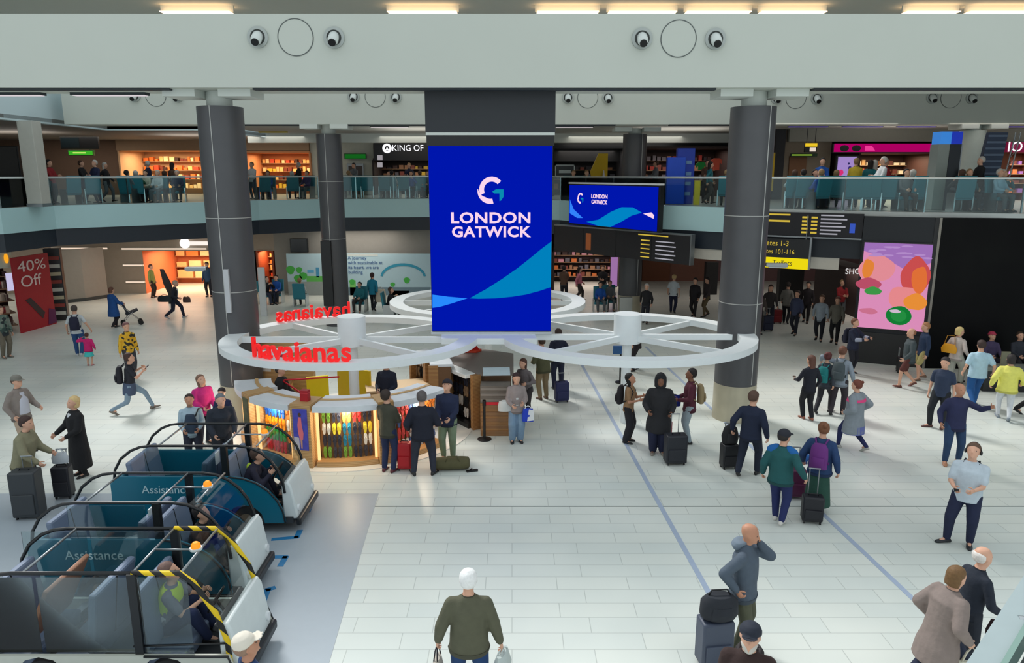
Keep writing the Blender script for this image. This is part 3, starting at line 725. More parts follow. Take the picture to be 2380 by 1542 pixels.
# common poses: (x right, y forward, z up)
DOWN = [(-.27, .02, .84), (.27, .02, .84)]
WALK = [(-.27, .22, .90), (.27, -.16, .88)]
WALK2 = [(-.27, -.16, .88), (.27, .22, .90)]
STR = lambda a=.3: [(-.09, a, 0), (.09, -a, .06)]
STR2 = lambda a=.3: [(-.09, -a, .06), (.09, a, 0)]
PHONE = [(-.12, .33, 1.12), (.08, .36, 1.14)]
# ================================================================ BUGGIES
TEAL = mat((8, 104, 128), .35, var=.04); TUBE = mat((22, 24, 27), .35); SEAT = mat((118, 132, 156), .5, var=.08)
HAZ = stripemat((24, 24, 24), (232, 196, 20), 2.6, 'X', diag=1); OFFW = mat((196, 198, 186), .45); BONNET = mat((214, 222, 222), .4)
AMB = mat((255, 150, 20), .3, emit=.5)
def buggy(label, x0, x1, y0, y1, kind):
    # long axis along +X, front at x1; near side y0, far side y1
    t = thing('passenger_buggy', label, 'airport buggy', (x0, y0, 0)); Lx = x1-x0; W = y1-y0; RH = 1.62
    body = TEAL if kind != 'A' else OFFW
    fx = Lx-.17                     # foot of the windscreen
    for nm, y in (('side_panel', 0), ('side_panel', W)):
        hgt = 1.08 if kind != 'A' else .57
        if kind == 'A' and y == W: hgt = .57
        # quarter round front lower corner
        pts = [(.0, .22), (.0, hgt-.16), (.10, hgt), (fx-.95, hgt)]
        if kind != 'A': pts += [(fx-.95+.93*math.sin(R(a)), .22+(hgt-.22)*math.cos(R(a))) for a in (15, 30, 45, 60, 75, 90)]
        else: pts += [(fx+.05, hgt), (fx+.16, .22)]
        wx = fx-.72
        pts += [(wx+.34*math.cos(R(a)), .22+.34*math.sin(R(a))) for a in (0, 30, 60, 90, 120, 150, 180)]
        pts += [(.95+.34*math.cos(R(a)), .22+.34*math.sin(R(a))) for a in (0, 30, 60, 90, 120, 150, 180)]
        Mx = Matrix.Translation((0, y, 0)) @ Matrix.Rotation(R(90), 4, 'X')
        MB().prism(pts, -.025, .025, Mx).build(nm, body, t)
        MB().tube([(p[0], y-.03 if y == 0 else y+.03, p[1]) for p in pts[3:-14]], .016, 6).build('panel_edge', TUBE, t, True)
    MB().bb(0, fx+.1, .03, W-.03, .18, .30).build('chassis', mat((50, 54, 58), .6), t)
    MB().bb(-.03, .03, .0, W, .25, .95 if kind != 'A' else .6).build('tail_panel', body, t, bevel=.02)
    # bonnet
    Mx = Matrix.Translation((0, 0, 0)) @ Matrix.Rotation(R(90), 4, 'X')
    MB().prism([(fx-.08, .25), (fx-.08, .88), (fx+.03, .96), (fx+.09, .86), (Lx, .36), (Lx, .25)], -(W-.06), -.06, Mx).build('bonnet', BONNET, t, 2, bevel=.03)
    MB().bb(Lx-.02, Lx+.07, .02, W-.02, .14, .28).build('bumper', TUBE, t, bevel=.03)
    for yy in (.18, W-.18): MB().cyl((Lx-.02, yy, .42), (Lx+.02, yy, .42), .06, n=16).build('headlamp', mat((225, 228, 230), .2), t)
    wy = fx-.72
    for wx in (.95, wy):
        for yy in (.02, W-.14):
            o = MB().cyl((wx, yy, .24), (wx, yy+.12, .24), .24, n=28).build('wheel', mat((26, 24, 24), .7), t, 2)
            MB().cyl((wx, yy-.012, .24), (wx, yy+.132, .24), .13, n=20).build('hub_cap', mat((130, 110, 90), .4, .4), o, 2)
    # roof frame
    xs = .1
    def rail(y):
        p = [(xs-.08, y, .95)]+[(xs+.62-.70*math.cos(R(a)), y, .95+(RH-.95)*math.sin(R(a))) for a in (20, 40, 60, 75, 90)]+[(fx-.78, y, RH)]
        p += [(fx-.78+.76*math.sin(R(a)), y, .75+(RH-.75)*math.cos(R(a))) for a in (15, 30, 45, 60, 75, 90)] if kind != 'A' else [(fx-.85, y, RH), (fx-.6, y, RH-.14), (fx-.2, y, RH-.62), (fx+.05, y, .75)]
        return p
    for y in (.05, W-.05):
        p = rail(y)
        if kind == 'A': p = p[:6]+[(fx-1.0, y, RH)]
        MB().tube(p, .024, 8).build('roof_rail', TUBE, t, True)
        if kind == 'A':
            MB().tube([(fx-1.02, y, RH), (fx-.46, y, RH), (fx-.31, y, RH-.12), (fx-.08, y, RH-.52), (fx+.03, y, .72), (fx+.04, y, .3)], .034, 8).build('hazard_striped_bar', HAZ, t, True)
        for xx in (fx-1.02, ):
            MB().bb(xx-.05, xx+.05, y-.04, y+.04, .3, RH).build('door_post', TUBE, t)
        MB().tube([(xs-.08, y, .95), (xs-.06, y, .3)], .022, 8).build('rear_post', TUBE, t, True)
    for xx in (xs+.75, fx-1.02, fx-.45): MB().tube([(xx, .05, RH-.0), (xx, W-.05, RH-.0)], .017, 6).build('cross_bar', STEEL, t, True)
    MB().tube([(fx-1.02, W*.5, RH), (fx-.5, W*.5, RH)], .014, 6).build('beacon_arm', STEEL, t, True)
    b = MB().cyl((fx-.5, W*.5, RH), (fx-.5, W*.5, RH+.03), .075, n=20).build('beacon', BONNET, t, 2)
    MB().ell([(fx-.5, W*.5, RH+.03, .06, .06), (fx-.5, W*.5, RH+.075, .055, .055), (fx-.5, W*.5, RH+.10, .03, .03)]).build('amber_lens', AMB, b, 2)
    # windscreen film between the front bars, side film
    f0, f1 = (fx-.6, RH-.14), (fx+.02, .8)
    if kind == 'A':
        MB().add([(fx-.45, .07, RH-.02), (fx-.45, W-.07, RH-.02), (fx-.32, W-.07, RH-.14), (fx-.32, .07, RH-.14), (fx-.10, W-.07, RH-.54), (fx-.10, .07, RH-.54), (fx+.0, W-.07, .76), (fx+.0, .07, .76)], [(0, 1, 2, 3), (3, 2, 4, 5), (5, 4, 6, 7)]).build('windscreen', FILM, t)
        for xa, xb in ((xs, fx-2.2), (fx-2.15, fx-1.08), (fx-.96, fx-.38)):
            if xb > xa: MB().bb(xa, xb, .04, .046, .58, RH-.05).build('side_screen', FILM, t); MB().bb(xa, xb, W-.046, W-.04, .58, RH-.05).build('side_screen', FILM, t)
        MB().tube([(fx-1.1, .04, .66), (fx+.0, .04, .70)], .012, 6).build('lower_bar', TUBE, t, True)
    else:
        vs = []; fs = []
        arcp = [(fx-.78+.74*math.sin(R(a)), .75+(RH-.77)*math.cos(R(a))) for a in (15, 30, 45, 60, 75, 88)]
        for k, (px_, pz) in enumerate(arcp): vs += [(px_, .07, pz), (px_, W-.07, pz)]
        fs = [(2*k, 2*k+1, 2*k+3, 2*k+2) for k in range(len(arcp)-1)]
        MB().add(vs, fs).build('windscreen', FILM, t)
        MB().bb(xs+.5, fx-1.18, .04, .046, 1.09, RH-.04).build('side_screen', FILM, t)
    # seats: benches facing each other, then driver's bench
    for k, xx in enumerate((.32, 1.02, fx-1.02)):
        s_ = MB().bb(xx, xx+.48, .10, W-.10, .30, .48).build('bench_seat', SEAT, t, bevel=.03)
        bx = xx-.05 if k != 1 else xx+.48
        MB().box((bx+.03, W/2, .88), (.10, W-.24, .80), M=Matrix.Rotation(R(-8 if k != 1 else 8), 3, 'Y')).build('seat_back', SEAT, t, bevel=.035)
        MB().box((bx+.03, W/2, .88), (.104, .02, .78), M=Matrix.Rotation(R(-8 if k != 1 else 8), 3, 'Y')).build('seat_seam', TUBE, t)
    MB().tube([(fx-.12, W*.5, .6), (fx-.3, W*.5, .92)], .02, 6).build('steering_column', TUBE, t, True)
    c = Vector((fx-.31, W*.5, .93)); u = Vector((0, 1, 0)); v_ = Vector((.5, 0, .85)).normalized()
    MB().tube([c+(u*math.cos(R(a))+v_*math.sin(R(a)))*.17 for a in range(0, 360, 20)], .014, 6, True).build('steering_wheel', BLACK, t, True)
    MB().box((fx-.1, W*.5, .78), (.2, W*.7, .1), M=Matrix.Rotation(R(20), 3, 'Y')).build('dashboard', TUBE, t, bevel=.02)
    if kind == 'A':
        MB().cyl((fx-1.9, -.035, .42), (fx-1.9, -.026, .42), .05, n=20).build('badge', mat((40, 130, 160), .4), t)
        MB().box((.85, W/2, .95), (.06, W-.3, .8), M=Matrix.Rotation(R(25), 3, 'Y')).build('divider_panel', mat((180, 130, 104), .5), t, bevel=.02)
    else:
        e = text('Assistance', .2, mat((190, 214, 220), .4), t, (.95, -.028, .84), (R(90), 0, 0))
        MB().box((fx-1.3, .42, RH-.36), (.02, .16, .22)).build('notice', BONNET, t)
    return t
xb = lambda u, v, z: atZ(u, v, z).x
bA = buggy('passenger buggy with a pale side panel and yellow and black striped bars', -6.6, -3.27, 7.74, 8.95, 'A')
bB = buggy('teal buggy in the middle of the row of three', -6.95, -3.88, 9.62, 10.78, 'B')
bC = buggy('teal buggy parked beside the kiosk, at the end of the row', -6.95, -3.78, 11.85, 13.1, 'C')

# ================================================================ KIOSK
WOOD = woodmat(); WOOD2 = woodmat((150, 106, 62), (180, 134, 84)); TOPM = mat((226, 232, 238), .3)
WLED = glow((255, 196, 130), 1.6)
KX, KY = -3.92, 17.5
def pol(a, r, z=0, c=(KX, KY)): return Vector((c[0]+r*math.cos(R(a)), c[1]+r*math.sin(R(a)), z))
struct(MB().cyl((KX, KY, .001), (KX, KY, .02), 2.95, n=64).build('trim_20', mat((236, 232, 222), .4)))
bays = [('lit display cabinet at the far left end of the kiosk counter', 196, 219), ('lit display cabinet with blue, orange and green shelves left of the pink poster pillar', 228, 252), ('lit display cabinet with patterned flip flops right of the pink poster pillar', 264, 292), ('display cabinet behind the customer in the olive jacket', 300, 330)]
backs = [mat((150, 96, 56), .7), mat((168, 128, 84), .7), mat((160, 120, 78), .7), mat((140, 104, 70), .7)]
palettes = [[(150, 30, 80), (60, 50, 90), (190, 60, 40), (40, 40, 60)], None, [(240, 220, 60), (200, 40, 40), (20, 120, 150), (60, 60, 70), (230, 230, 220), (120, 170, 60), (40, 44, 60)], [(220, 130, 50), (60, 90, 150), (200, 200, 200), (180, 60, 60)]]
# one flip flop pair
def flipflop():
    g = MB(); n = 14
    for q in (-1, 1):
        pts = []
        for i in range(n):
            a = 2*math.pi*i/n; y = math.sin(a)*.135; wv_ = .045+.008*math.sin(a)-.010*math.cos(a*2); pts.append((q*.052+math.cos(a)*wv_, y))
        g.prism(pts, -.012, .012, Matrix.Rotation(R(90), 4, 'X'))
        top_ = Vector((q*.052, -.03, .07))
        for e in (-1, 1): g.tube([(q*.052+e*.04, -.012, -.03), (q*.052+e*.026, -.035, .03), (q*.052, -.016, .075)], .006, 5)
    return g.mesh('pair')
FF = flipflop()
def ffpair(loc, rz, col, label, group):
    o = bpy.data.objects.new('flip_flop_pair', FF); COL.objects.link(o); o.location = loc; o.rotation_euler = (0, 0, rz)
    if not FF.materials: FF.materials.append(None)
    o.material_slots[0].link = 'OBJECT'; o.material_slots[0].material = mat(col, .6, var=.1)
    return tag(o, label, 'flip flops', group)
CN = {(240, 220, 60): 'yellow', (200, 40, 40): 'red', (20, 120, 150): 'teal', (60, 60, 70): 'grey', (230, 230, 220): 'white', (120, 170, 60): 'lime', (40, 44, 60): 'navy', (150, 30, 80): 'magenta', (60, 50, 90): 'purple', (190, 60, 40): 'rust', (40, 40, 60): 'dark blue', (220, 130, 50): 'orange', (60, 90, 150): 'blue', (200, 200, 200): 'silver', (180, 60, 60): 'brick red', (20, 90, 190): 'blue', (240, 150, 20): 'orange', (20, 150, 60): 'green', (190, 30, 50): 'crimson', (150, 120, 90): 'tan', (90, 70, 60): 'brown', (220, 210, 200): 'cream', (24, 24, 28): 'black'}
where = ['in the kiosk cabinet facing the buggies', 'between the olive and pink poster pillars', 'in the cabinet beside the olive jacket customer', 'behind the suited kiosk customer']
rnd = random.Random(3)
for k, (lb, a0, a1) in enumerate(bays):
    t = thing('display_cabinet', lb, 'display cabinet', (KX, KY, 0))
    MB().arc((0, 0), 2.0, 2.72, a0, a1, .0, .14, 10).build('plinth', WOOD, t)
    MB().arc((0, 0), 2.0, 2.4, a0, a1, .14, 1.27, 10).build('cabinet_body', backs[k], t)
    MB().arc((0, 0), 1.95, 2.78, a0-.3, a1+.3, 1.27, 1.40, 12).build('counter_top', TOPM, t, 2)
    MB().arc((0, 0), 2.24, 2.32, a0-.3, a1+.3, 1.401, 1.42, 12).build('wood_inlay', WOOD, t)
    for a in (a0+.6, a1-.6):
        p = pol(a, 2.62, 0, (0, 0)); MB().box((p.x, p.y, .70), (.05, .05, 1.1), R(a)).build('light_strip', WLED, t)
    d_ = bpy.data.lights.new('cabinet_lamp', 'POINT'); d_.energy = 22; d_.color = (1, .8, .58); d_.shadow_soft_size = .06
    lo = bpy.data.objects.new('cabinet_lamp', d_); COL.objects.link(lo); lo.location = pol((a0+a1)/2, 2.62, 1.18, (0, 0)); lo.parent = t
    rows = 4; nc = max(3, round((a1-a0)/5.4))
    for rI in range(rows):
        z = 1.10-rI*.27
        for c in range(nc):
            a = a0+(a1-a0)*(c+.75)/(nc+.5)
            if k == 1:
                col = [(20, 90, 190), (240, 150, 20), (20, 150, 60), (190, 30, 50)][rI] if c < nc-1 else rnd.choice([(40, 44, 60), (230, 230, 220), (220, 130, 50)])
            else: col = rnd.choice(palettes[k])
            q = pol(a, 2.47, z-.02)
            ffpair(q, R(a+90), col, '%s flip flops hanging %s' % (CN[col], where[k]), 'flip flops %s' % where[k])
# pillars with posters
def poster_pillar(label, a, wd, pcols, h=1.44, man=False):
    p = pol(a, 2.56); t = thing('display_pillar', label, 'display pillar', p, R(a+90))
    MB().bb(-wd/2, wd/2, -.22, .4, 0, h).build('post', WOOD, t, bevel=.01)
    MB().bb(-wd*.36, wd*.36, -.235, -.22, .42, h-.1).build('poster', blotch(pcols, 3.2, .5, False), t)
    return t
poster_pillar('narrow wooden pillar with a dark olive poster at the left of the kiosk counter', 223.5, .34, [(60, 70, 50), (110, 110, 80), (40, 44, 60)])
pp = poster_pillar('wooden pillar with a poster of a person in a pink dress on the kiosk counter', 258, .46, [(60, 60, 170), (84, 84, 190), (70, 60, 150)])
PKD = mat((236, 120, 130), .6); FL = mat((206, 150, 124), .6)
flat([(-.03, -.237, 1.16), (.03, -.237, 1.16), (.04, -.237, .98), (.07, -.237, .8), (.05, -.237, .66), (-.02, -.237, .66), (-.05, -.237, .8), (-.06, -.237, .98)], PKD, pp, 'printed_dress')
flat([(.035*math.cos(R(a)), -.238, 1.215+.045*math.sin(R(a))) for a in range(0, 360, 30)], mat((90, 62, 44), .7), pp, 'printed_head')
flat([(-.01, -.237, .66), (.035, -.237, .66), (.03, -.237, .46), (.0, -.237, .46)], FL, pp, 'printed_legs')
flat([(-.155, -.236, .42), (-.155, -.236, .72), (-.04, -.236, .70), (-.03, -.236, .42)], mat((200, 196, 206), .6), pp, 'printed_floor')
poster_pillar('wooden pillar behind the olive jacket customer on the kiosk counter', 296, .34, [(200, 150, 90), (150, 110, 70), (220, 190, 140)])
t = thing('display_box', 'small red box standing on the pink poster pillar', 'box', pol(258, 2.5, 1.44), R(258+90)); MB().bb(-.09, .09, -.07, .07, 0, .24).build('box', mat((176, 26, 40), .5), t, bevel=.006); MB().bb(-.091, .091, -.072, .072, .17, .19).build('band', mat((210, 60, 70), .5), t)
# tall rear wall with notices at the left of the kiosk
q = atZ(520, 948); t = thing('notice_wall', 'tall wooden wall with pinned notices at the left of the kiosk', 'partition', (-6.9, 18.6, 0), R(-8))
MB().bb(0, 1.75, 0, .16, 0, 2.0).build('panel', WOOD, t, bevel=.01); MB().bb(-.06, .0, -.02, .2, 0, 2.12).build('post', WOOD2, t)
for k, (x, z, w_, h_, c1_, c2_) in enumerate([(.42, 1.45, .34, .62, (228, 226, 222), (60, 80, 140)), (.86, 1.48, .34, .60, (230, 228, 226), (190, 60, 70)), (1.28, 1.38, .28, .4, (222, 212, 200), (96, 60, 44))]):
    n_ = MB().bb(x-w_/2, x+w_/2, -.012, 0, z-h_/2, z+h_/2).build('notice', mat(c1_, .6), t)
    MB().bb(x-w_*.3, x+w_*.3, -.016, -.012, z+h_*.1, z+h_*.36).build('printed_block', mat(c2_, .6), n_)
    MB().bb(x-w_*.32, x+w_*.32, -.016, -.012, z-h_*.34, z-h_*.1).build('printed_block', mat((150, 150, 160), .6), n_)
t = thing('side_counter', 'light wooden side counter below the pinned notices', 'counter', pol(182, 2.0), R(182-90))
MB().bb(-.7, .7, -.3, .3, 0, 1.0).build('body', woodmat((206, 160, 100), (226, 186, 130)), t, bevel=.01); MB().bb(-.74, .74, -.34, .34, 1.0, 1.05).build('top', WOOD2, t)
# till desk and yellow board
t = thing('till_desk', 'low wooden till desk in the middle of the kiosk', 'desk', (-2.75, 18.1, 0), R(14)); MB().bb(-.95, .75, -.4, .4, 0, .86).build('body', WOOD, t, bevel=.01); MB().bb(-1.0, .8, -.45, .45, .86, .92).build('top', woodmat((214, 178, 130), (230, 200, 160)), t)
t = thing('promotion_board', 'bright yellow board standing inside the kiosk left of the pole', 'board', (-4.75, 17.2, 0), R(20)); MB().bb(-.26, .26, -.03, .03, .1, 1.38).build('panel', mat((242, 214, 20), .5), t); MB().bb(-.2, .2, -.05, .05, 0, .1).build('foot', BLACK, t)
t = thing('promotion_board', 'second yellow board leaning beside the till desk', 'board', (-4.1, 18.3, 0), R(-35)); MB().bb(-.6, .6, -.03, .03, .1, 1.3).build('panel', mat((206, 176, 16), .5), t); MB().bb(-.3, .3, -.05, .05, 0, .1).build('foot', BLACK, t)
for k, (a, b) in enumerate([((-5.6, 16.5), (-4.75, 17.6)), ((-5.6, 16.5), (-4.2, 16.1))]):
    pass
REDB = mat((206, 20, 40), .5)
t = thing('barrier_rail', 'red barrier rail inside the kiosk next to the staff member', 'barrier', (-5.1, 16.35, 0)); MB().tube([(-.4, .5, 1.38), (.25, .1, 1.12), (.62, .0, 1.08), (.62, .0, .03)], .02, 8).build('bar', REDB, t, True); MB().tube([(-.4, .5, 1.38), (.9, .8, 1.38)], .02, 8).build('bar', REDB, t, True); MB().cyl((.62, 0, 0), (.62, 0, .03), .14, n=20).build('foot', BLACK, t)
# rear arc of wooden shelving (right-back of the kiosk)
for k, (a0, a1, lb) in enumerate([(28, 50, 'wooden shelving of sandals at the back right of the kiosk, rear bay'), (4, 26, 'wooden shelving of sandals at the back right of the kiosk, front bay')]):
    t = thing('display_cabinet', lb, 'display cabinet', (KX, KY, 0))
    MB().arc((0, 0), 2.08, 2.4, a0, a1, 0, 1.5, 8).build('cabinet_body', mat((110, 78, 50), .7), t)
    MB().arc((0, 0), 1.88, 2.44, a0, a1, 1.5, 1.56, 8).build('counter_top', TOPM, t)
    MB().arc((0, 0), 1.78, 2.08, a0, a1, 0, .1, 8).build('plinth', WOOD, t)
    for a in (a0+.8, a1-.8):
        p = pol(a, 1.96, 0, (0, 0)); MB().box((p.x, p.y, .78), (.24, .07, 1.5), R(a)).build('frame', WOOD2, t)
    for rI in range(4):
        for c in range(4):
            a = a0+(a1-a0)*(c+.8)/4.6; col = rnd.choice([(150, 120, 90), (90, 70, 60), (220, 210, 200), (24, 24, 28), (60, 60, 70)])
            ffpair(pol(a, 2.02, 1.33-rI*.3), R(a-90), col, 'pair of %s sandals on the back right kiosk shelving, %s bay' % (CN[col], ['rear', 'front'][k]), 'sandals on the back shelving')
# right hand display unit
A_, B_, C_, D_ = Vector((-.74, 17.25, 0)), Vector((-2.3, 19.45, 0)), Vector((-1.5, 20.3, 0)), Vector((.02, 19.3, 0)); E_ = Vector((-.02, 17.15, 0))
t = thing('display_unit', 'wooden display unit with a flat grey top right of the kiosk', 'display unit')
MB().prism([(-.80, 17.42), (-2.2, 19.42), (-1.5, 20.25), (-.02, 19.3), (-.02, 17.42)], .08, 1.36).build('body', mat((104, 78, 56), .7), t)
MB().prism([(-.86, 17.3), (-2.34, 19.42), (-1.5, 20.35), (.04, 19.35), (.04, 17.3)], 1.36, 1.42).build('top', mat((128, 118, 112), .5), t)
dv = (A_-B_).normalized(); nv = Vector((dv.y, -dv.x, 0)); nv = nv if nv.x < 0 else -nv
angU = math.atan2(dv.y, dv.x)
for k in range(3):
    p = B_+dv*(.1+k*1.24); MB().box((p.x+nv.x*.1, p.y+nv.y*.1, .7), (.12, .24, 1.4), angU).build('frame_post', WOOD2, t)
for k in range(2):
    p = B_+dv*(.72+k*1.24)+nv*.14; MB().box((p.x, p.y, 1.36), (1.1, .44, .1), angU).build('white_counter', mat((232, 234, 232), .3), t, bevel=.02)
    p = p+Vector((0, 0, .09)); MB().box((p.x, p.y, .06), (1.1, .3, .12), angU).build('plinth', BLACK, t)
rr = angU-math.pi/2
for k in range(2):
    for rI in range(4):
        for c in range(4):
            p = B_+dv*(.32+k*1.24+c*.26)+nv*.07; col = rnd.choice([(150, 120, 90), (90, 70, 60), (220, 210, 200), (24, 24, 28), (40, 44, 60)])
            ffpair((p.x, p.y, 1.12-rI*.28), math.atan2(nv.y, nv.x)+math.pi/2, col, 'pair of %s sandals on the wooden unit right of the kiosk, %s bay' % (CN[col], ['rear', 'front'][k]), 'sandals on the right unit')
t = thing('display_sculpture', 'orange red flip flop shaped display on the flat grey top', 'display', (-1.45, 19.55, 1.42), R(10))
MB().prism([(-.75, -.05), (-.5, -.2), (0, -.13), (.45, -.22), (.62, -.02), (.4, .18), (0, .1), (-.5, .16)], 0, .06).build('sole', mat((226, 70, 40), .5), t, bevel=.01)
MB().add([(.0, -.1, .06), (.3, -.05, .42), (.55, -.1, .06), (.3, -.0, .06), (.02, .1, .06), (.5, .12, .06)], [(0, 1, 3), (3, 1, 2), (4, 1, 0), (5, 1, 4), (2, 1, 5), (0, 3, 2, 5, 4)]).build('strap', mat((200, 30, 26), .5), t)
# crates at the front right end
for k, (x, z, h_, lb) in enumerate([(-.40, 0, .82, 'brown wooden drawer crate at the end of the display unit'), (-.40, .83, .42, 'grey slatted crate stacked on the brown drawer crate')]):
    t = thing('wooden_crate', lb, 'crate', (x, 17.0, z))
    MB().bb(-.36, .36, -.22, .22, 0, h_).build('box', WOOD2 if k == 0 else mat((116, 108, 100), .8, var=.2), t)
    for j in range(5 if k == 0 else 3):
        zz = h_*(j+.5)/(5 if k == 0 else 3); MB().bb(-.35, .35, -.235, -.22, zz-h_*.07, zz+h_*.06).build('slat', woodmat((130, 92, 58), (160, 118, 78)) if k == 0 else mat((140, 132, 124), .8), t)
t = thing('card_notice', 'pale blue notice on the end of the display unit', 'notice', (-.38, 17.24, 1.43), R(4)); MB().box((0, 0, .06), (.66, .3, .015), M=Matrix.Rotation(R(25), 3, 'X')).build('card', mat((190, 206, 214), .5), t)
q = atZ(1126, 1022); t = thing('queue_post', 'black queue barrier post with red belt by the display unit', 'barrier', q)
MB().ell([(0, 0, 0, .17, .17), (0, 0, .02, .17, .17), (0, 0, .05, .05, .05)], 24).build('base', BLACK, t, 2); MB().cyl((0, 0, .04), (0, 0, .98), .032, n=16).build('pole', BLACK, t, 2)
MB().bb(.03, .62, -.005, .005, .86, .93).build('belt', REDB, t); MB().cyl((0, 0, .84), (0, 0, .98), .042, n=16).build('belt_head', BLACK, t, 2)
# small blue post sign under the second ring
q = atZ(1441, 890); t = thing('sign_post', 'small blue sign on a black post under the right ring', 'sign', q); MB().cyl((0, 0, 0), (0, 0, .9), .03).build('post', BLACK, t); MB().cyl((0, 0, 0), (0, 0, .03), .15, n=20).build('foot', BLACK, t); MB().bb(-.24, .18, -.03, .03, .9, 1.15).build('sign_face', mat((30, 84, 140), .5), t)
# ================================================================ FAR FLOORS: shops, boards, seats
def pan(name, label, cat, u0, u1, v0, v1, Y, m, dep=.15, zfloor=None, group=None):
    x0, x1 = xY(u0, (v0+v1)/2, Y), xY(u1, (v0+v1)/2, Y); z1 = atY(u0, v0, Y).z; z0 = atY(u0, v1, Y).z if zfloor is None else zfloor
    t = thing(name, label, cat, ((x0+x1)/2, Y, z0), 0, group); w_ = x1-x0; h = z1-z0
    t['w'] = 0; del t['w']
    MB().bb(-w_/2, w_/2, 0, dep, 0, h).build('panel', m, t, bevel=.01)
    return t, w_, h
n_ = [20]
def sblock(x0, x1, y0, y1, z0, z1, m, nm=None):
    n_[0] += 1
    return struct(MB().bb(x0, x1, y0, y1, z0, z1).build(nm or 'trim_%d' % n_[0], m))
def word(t, s_, w_, h, x=0, z=None, size=.3, m=None, fit=None, d=-.012):
    e = text(s_, size, m or mat((235, 235, 235), .5), t, (x, d, h/2 if z is None else z), (R(90), 0, 0))
    if fit:
        ww = max(p.co.x for p in e.data.vertices)-min(p.co.x for p in e.data.vertices); e.scale = (fit/ww, 1, 1)
    return e
def shelves(label, u0, u1, v0, v1, Y, zf, depth, cols, shade, lampcol=(1, .8, .6), power=60, rows=4, gs=1):
    # an open lit shop bay: back and side walls, shelves with goods, ceiling lamp
    x0, x1 = xY(u0, (v0+v1)/2, Y), xY(u1, (v0+v1)/2, Y); z1 = atY(u0, v0, Y).z
    t = thing('shop', label, 'shop', ((x0+x1)/2, Y, zf)); w_ = x1-x0; h = z1-zf; M = mat(shade, .7)
    MB().bb(-w_/2, w_/2, depth, depth+.1, 0, h).build('back_wall', M, t)
    for q in (-1, 1): MB().bb(q*w_/2-.05, q*w_/2+.05, 0, depth, 0, h).build('side_wall', M, t)
    MB().bb(-w_/2, w_/2, 0, depth+.1, h, h+.1).build('canopy', M, t)
    for r_ in range(rows):
        z = .35+(h-.6)*r_/max(1, rows-.4)
        MB().bb(-w_/2+.06, w_/2-.06, depth-.45, depth, z-.03, z).build('shelf', mat((150, 120, 90), .6), t)
        x = -w_/2+.15
        g = {}
        while x < w_/2-.25:
            ww = rnd.uniform(.16, .34)*gs; hh = rnd.uniform(.14, .32)*min(1, h/2.6)*(1 if gs == 1 else 1.9); c = rnd.choice(cols)
            g.setdefault(c, MB()).bb(x, x+ww*.9, depth-.42, depth-.1, z, z+hh); x += ww+rnd.uniform(.02, .1)
        for c, mb in g.items(): tag(mb.build('goods', mat(c, .6), t), kind='stuff')
    d_ = bpy.data.lights.new('shop_lamp', 'AREA'); d_.energy = power; d_.color = lampcol; d_.size = w_*.8; d_.shape = 'RECTANGLE'; d_.size_y = depth*.5
    lo = bpy.data.objects.new('shop_lamp', d_); COL.objects.link(lo); lo.location = (0, depth*.4, h-.08); lo.parent = t
    return t, w_, h
ORC = [(230, 120, 50), (200, 70, 40), (240, 190, 120), (120, 50, 30), (60, 30, 24), (250, 220, 170)]
DKC = [(60, 40, 40), (120, 60, 50), (150, 110, 80), (30, 30, 40), (90, 90, 100)]
def hang(t, w_, h, zc=8.28):
    for q in (-1, 1): MB().cyl((q*w_*.35, .06, h-.01), (q*w_*.35, .06, zc-t.location.z), .015, n=6).build('hanger', BLACK, t)
# upper floor
sblock(-34, xY(278, 400, 44), 44.2, 44.5, 5, 8.3, mat((112, 88, 72), .8), 'wall_1')
sblock(xY(278, 400, 44), xY(722, 400, 44), 43.9, 44.2, atY(300, 350, 44).z, 8.3, mat((150, 124, 100), .8))
sblock(xY(722, 400, 44), xY(868, 400, 44), 44.2, 44.5, 5, 8.3, mat((196, 200, 190), .7), 'wall_2')
shelves('warm lit shop on the upper floor left of the near left column', 280, 470, 350, 452, 44, 5, 3, ORC, (206, 166, 126), (1, .74, .46), 190)
sblock(xY(468, 400, 44), xY(572, 400, 44), 44.2, 44.5, 5, 8.3, mat((120, 100, 84), .8))
shelves('orange lit shop on the upper floor between the two left columns', 572, 722, 355, 452, 44, 5, 3, ORC+[(230, 190, 60)], (196, 134, 90), (1, .68, .38), 130)
t, w_, h = pan('ceiling_banner', 'yellow hanging banner above the orange shop', 'banner', 600, 668, 294, 309, 38, mat((206, 178, 60), .6), .05)
t, w_, h = pan('display_screen', 'black screen at the far left of the upper floor', 'screen', -30, 45, 340, 412, 30, BLACK); MB().bb(-w_/2+.05, w_/2-.05, -.01, 0, .05, h-.05).build('display', mat((20, 20, 24), .1), t)
q = atZ(95, 478, 5); t = thing('column', 'pale square pillar at the far left of the upper floor', 'column', (xY(82, 400, 28), 28, 5)); MB().bb(-.28, .28, -.28, .28, 0, 3.12).build('shaft', mat((184, 184, 176), .6), t, bevel=.02); MB().bb(-.3, .3, -.3, .3, 0, .12).build('base', STEEL, t)
t, w_, h = pan('poster', 'tall dark poster beside the pale pillar at the far left', 'panel', 76, 100, 322, 470, 33, mat((30, 26, 44), .4), .1, 5.0)
MB().bb(-w_*.35, w_*.35, -.01, 0, .4, h-.3).build('print', blotch([(40, 30, 70), (80, 40, 90), (30, 30, 40)], 2, .5, False), t)
t, w_, h = pan('display_screen', 'dark screen hanging above the green exit sign, upper left', 'screen', 140, 228, 318, 346, 40, BLACK); MB().bb(-w_/2+.05, 0, -.01, 0, .05, h-.05).build('display', mat((24, 40, 46), .2), t); hang(t, w_, h, 8.16)
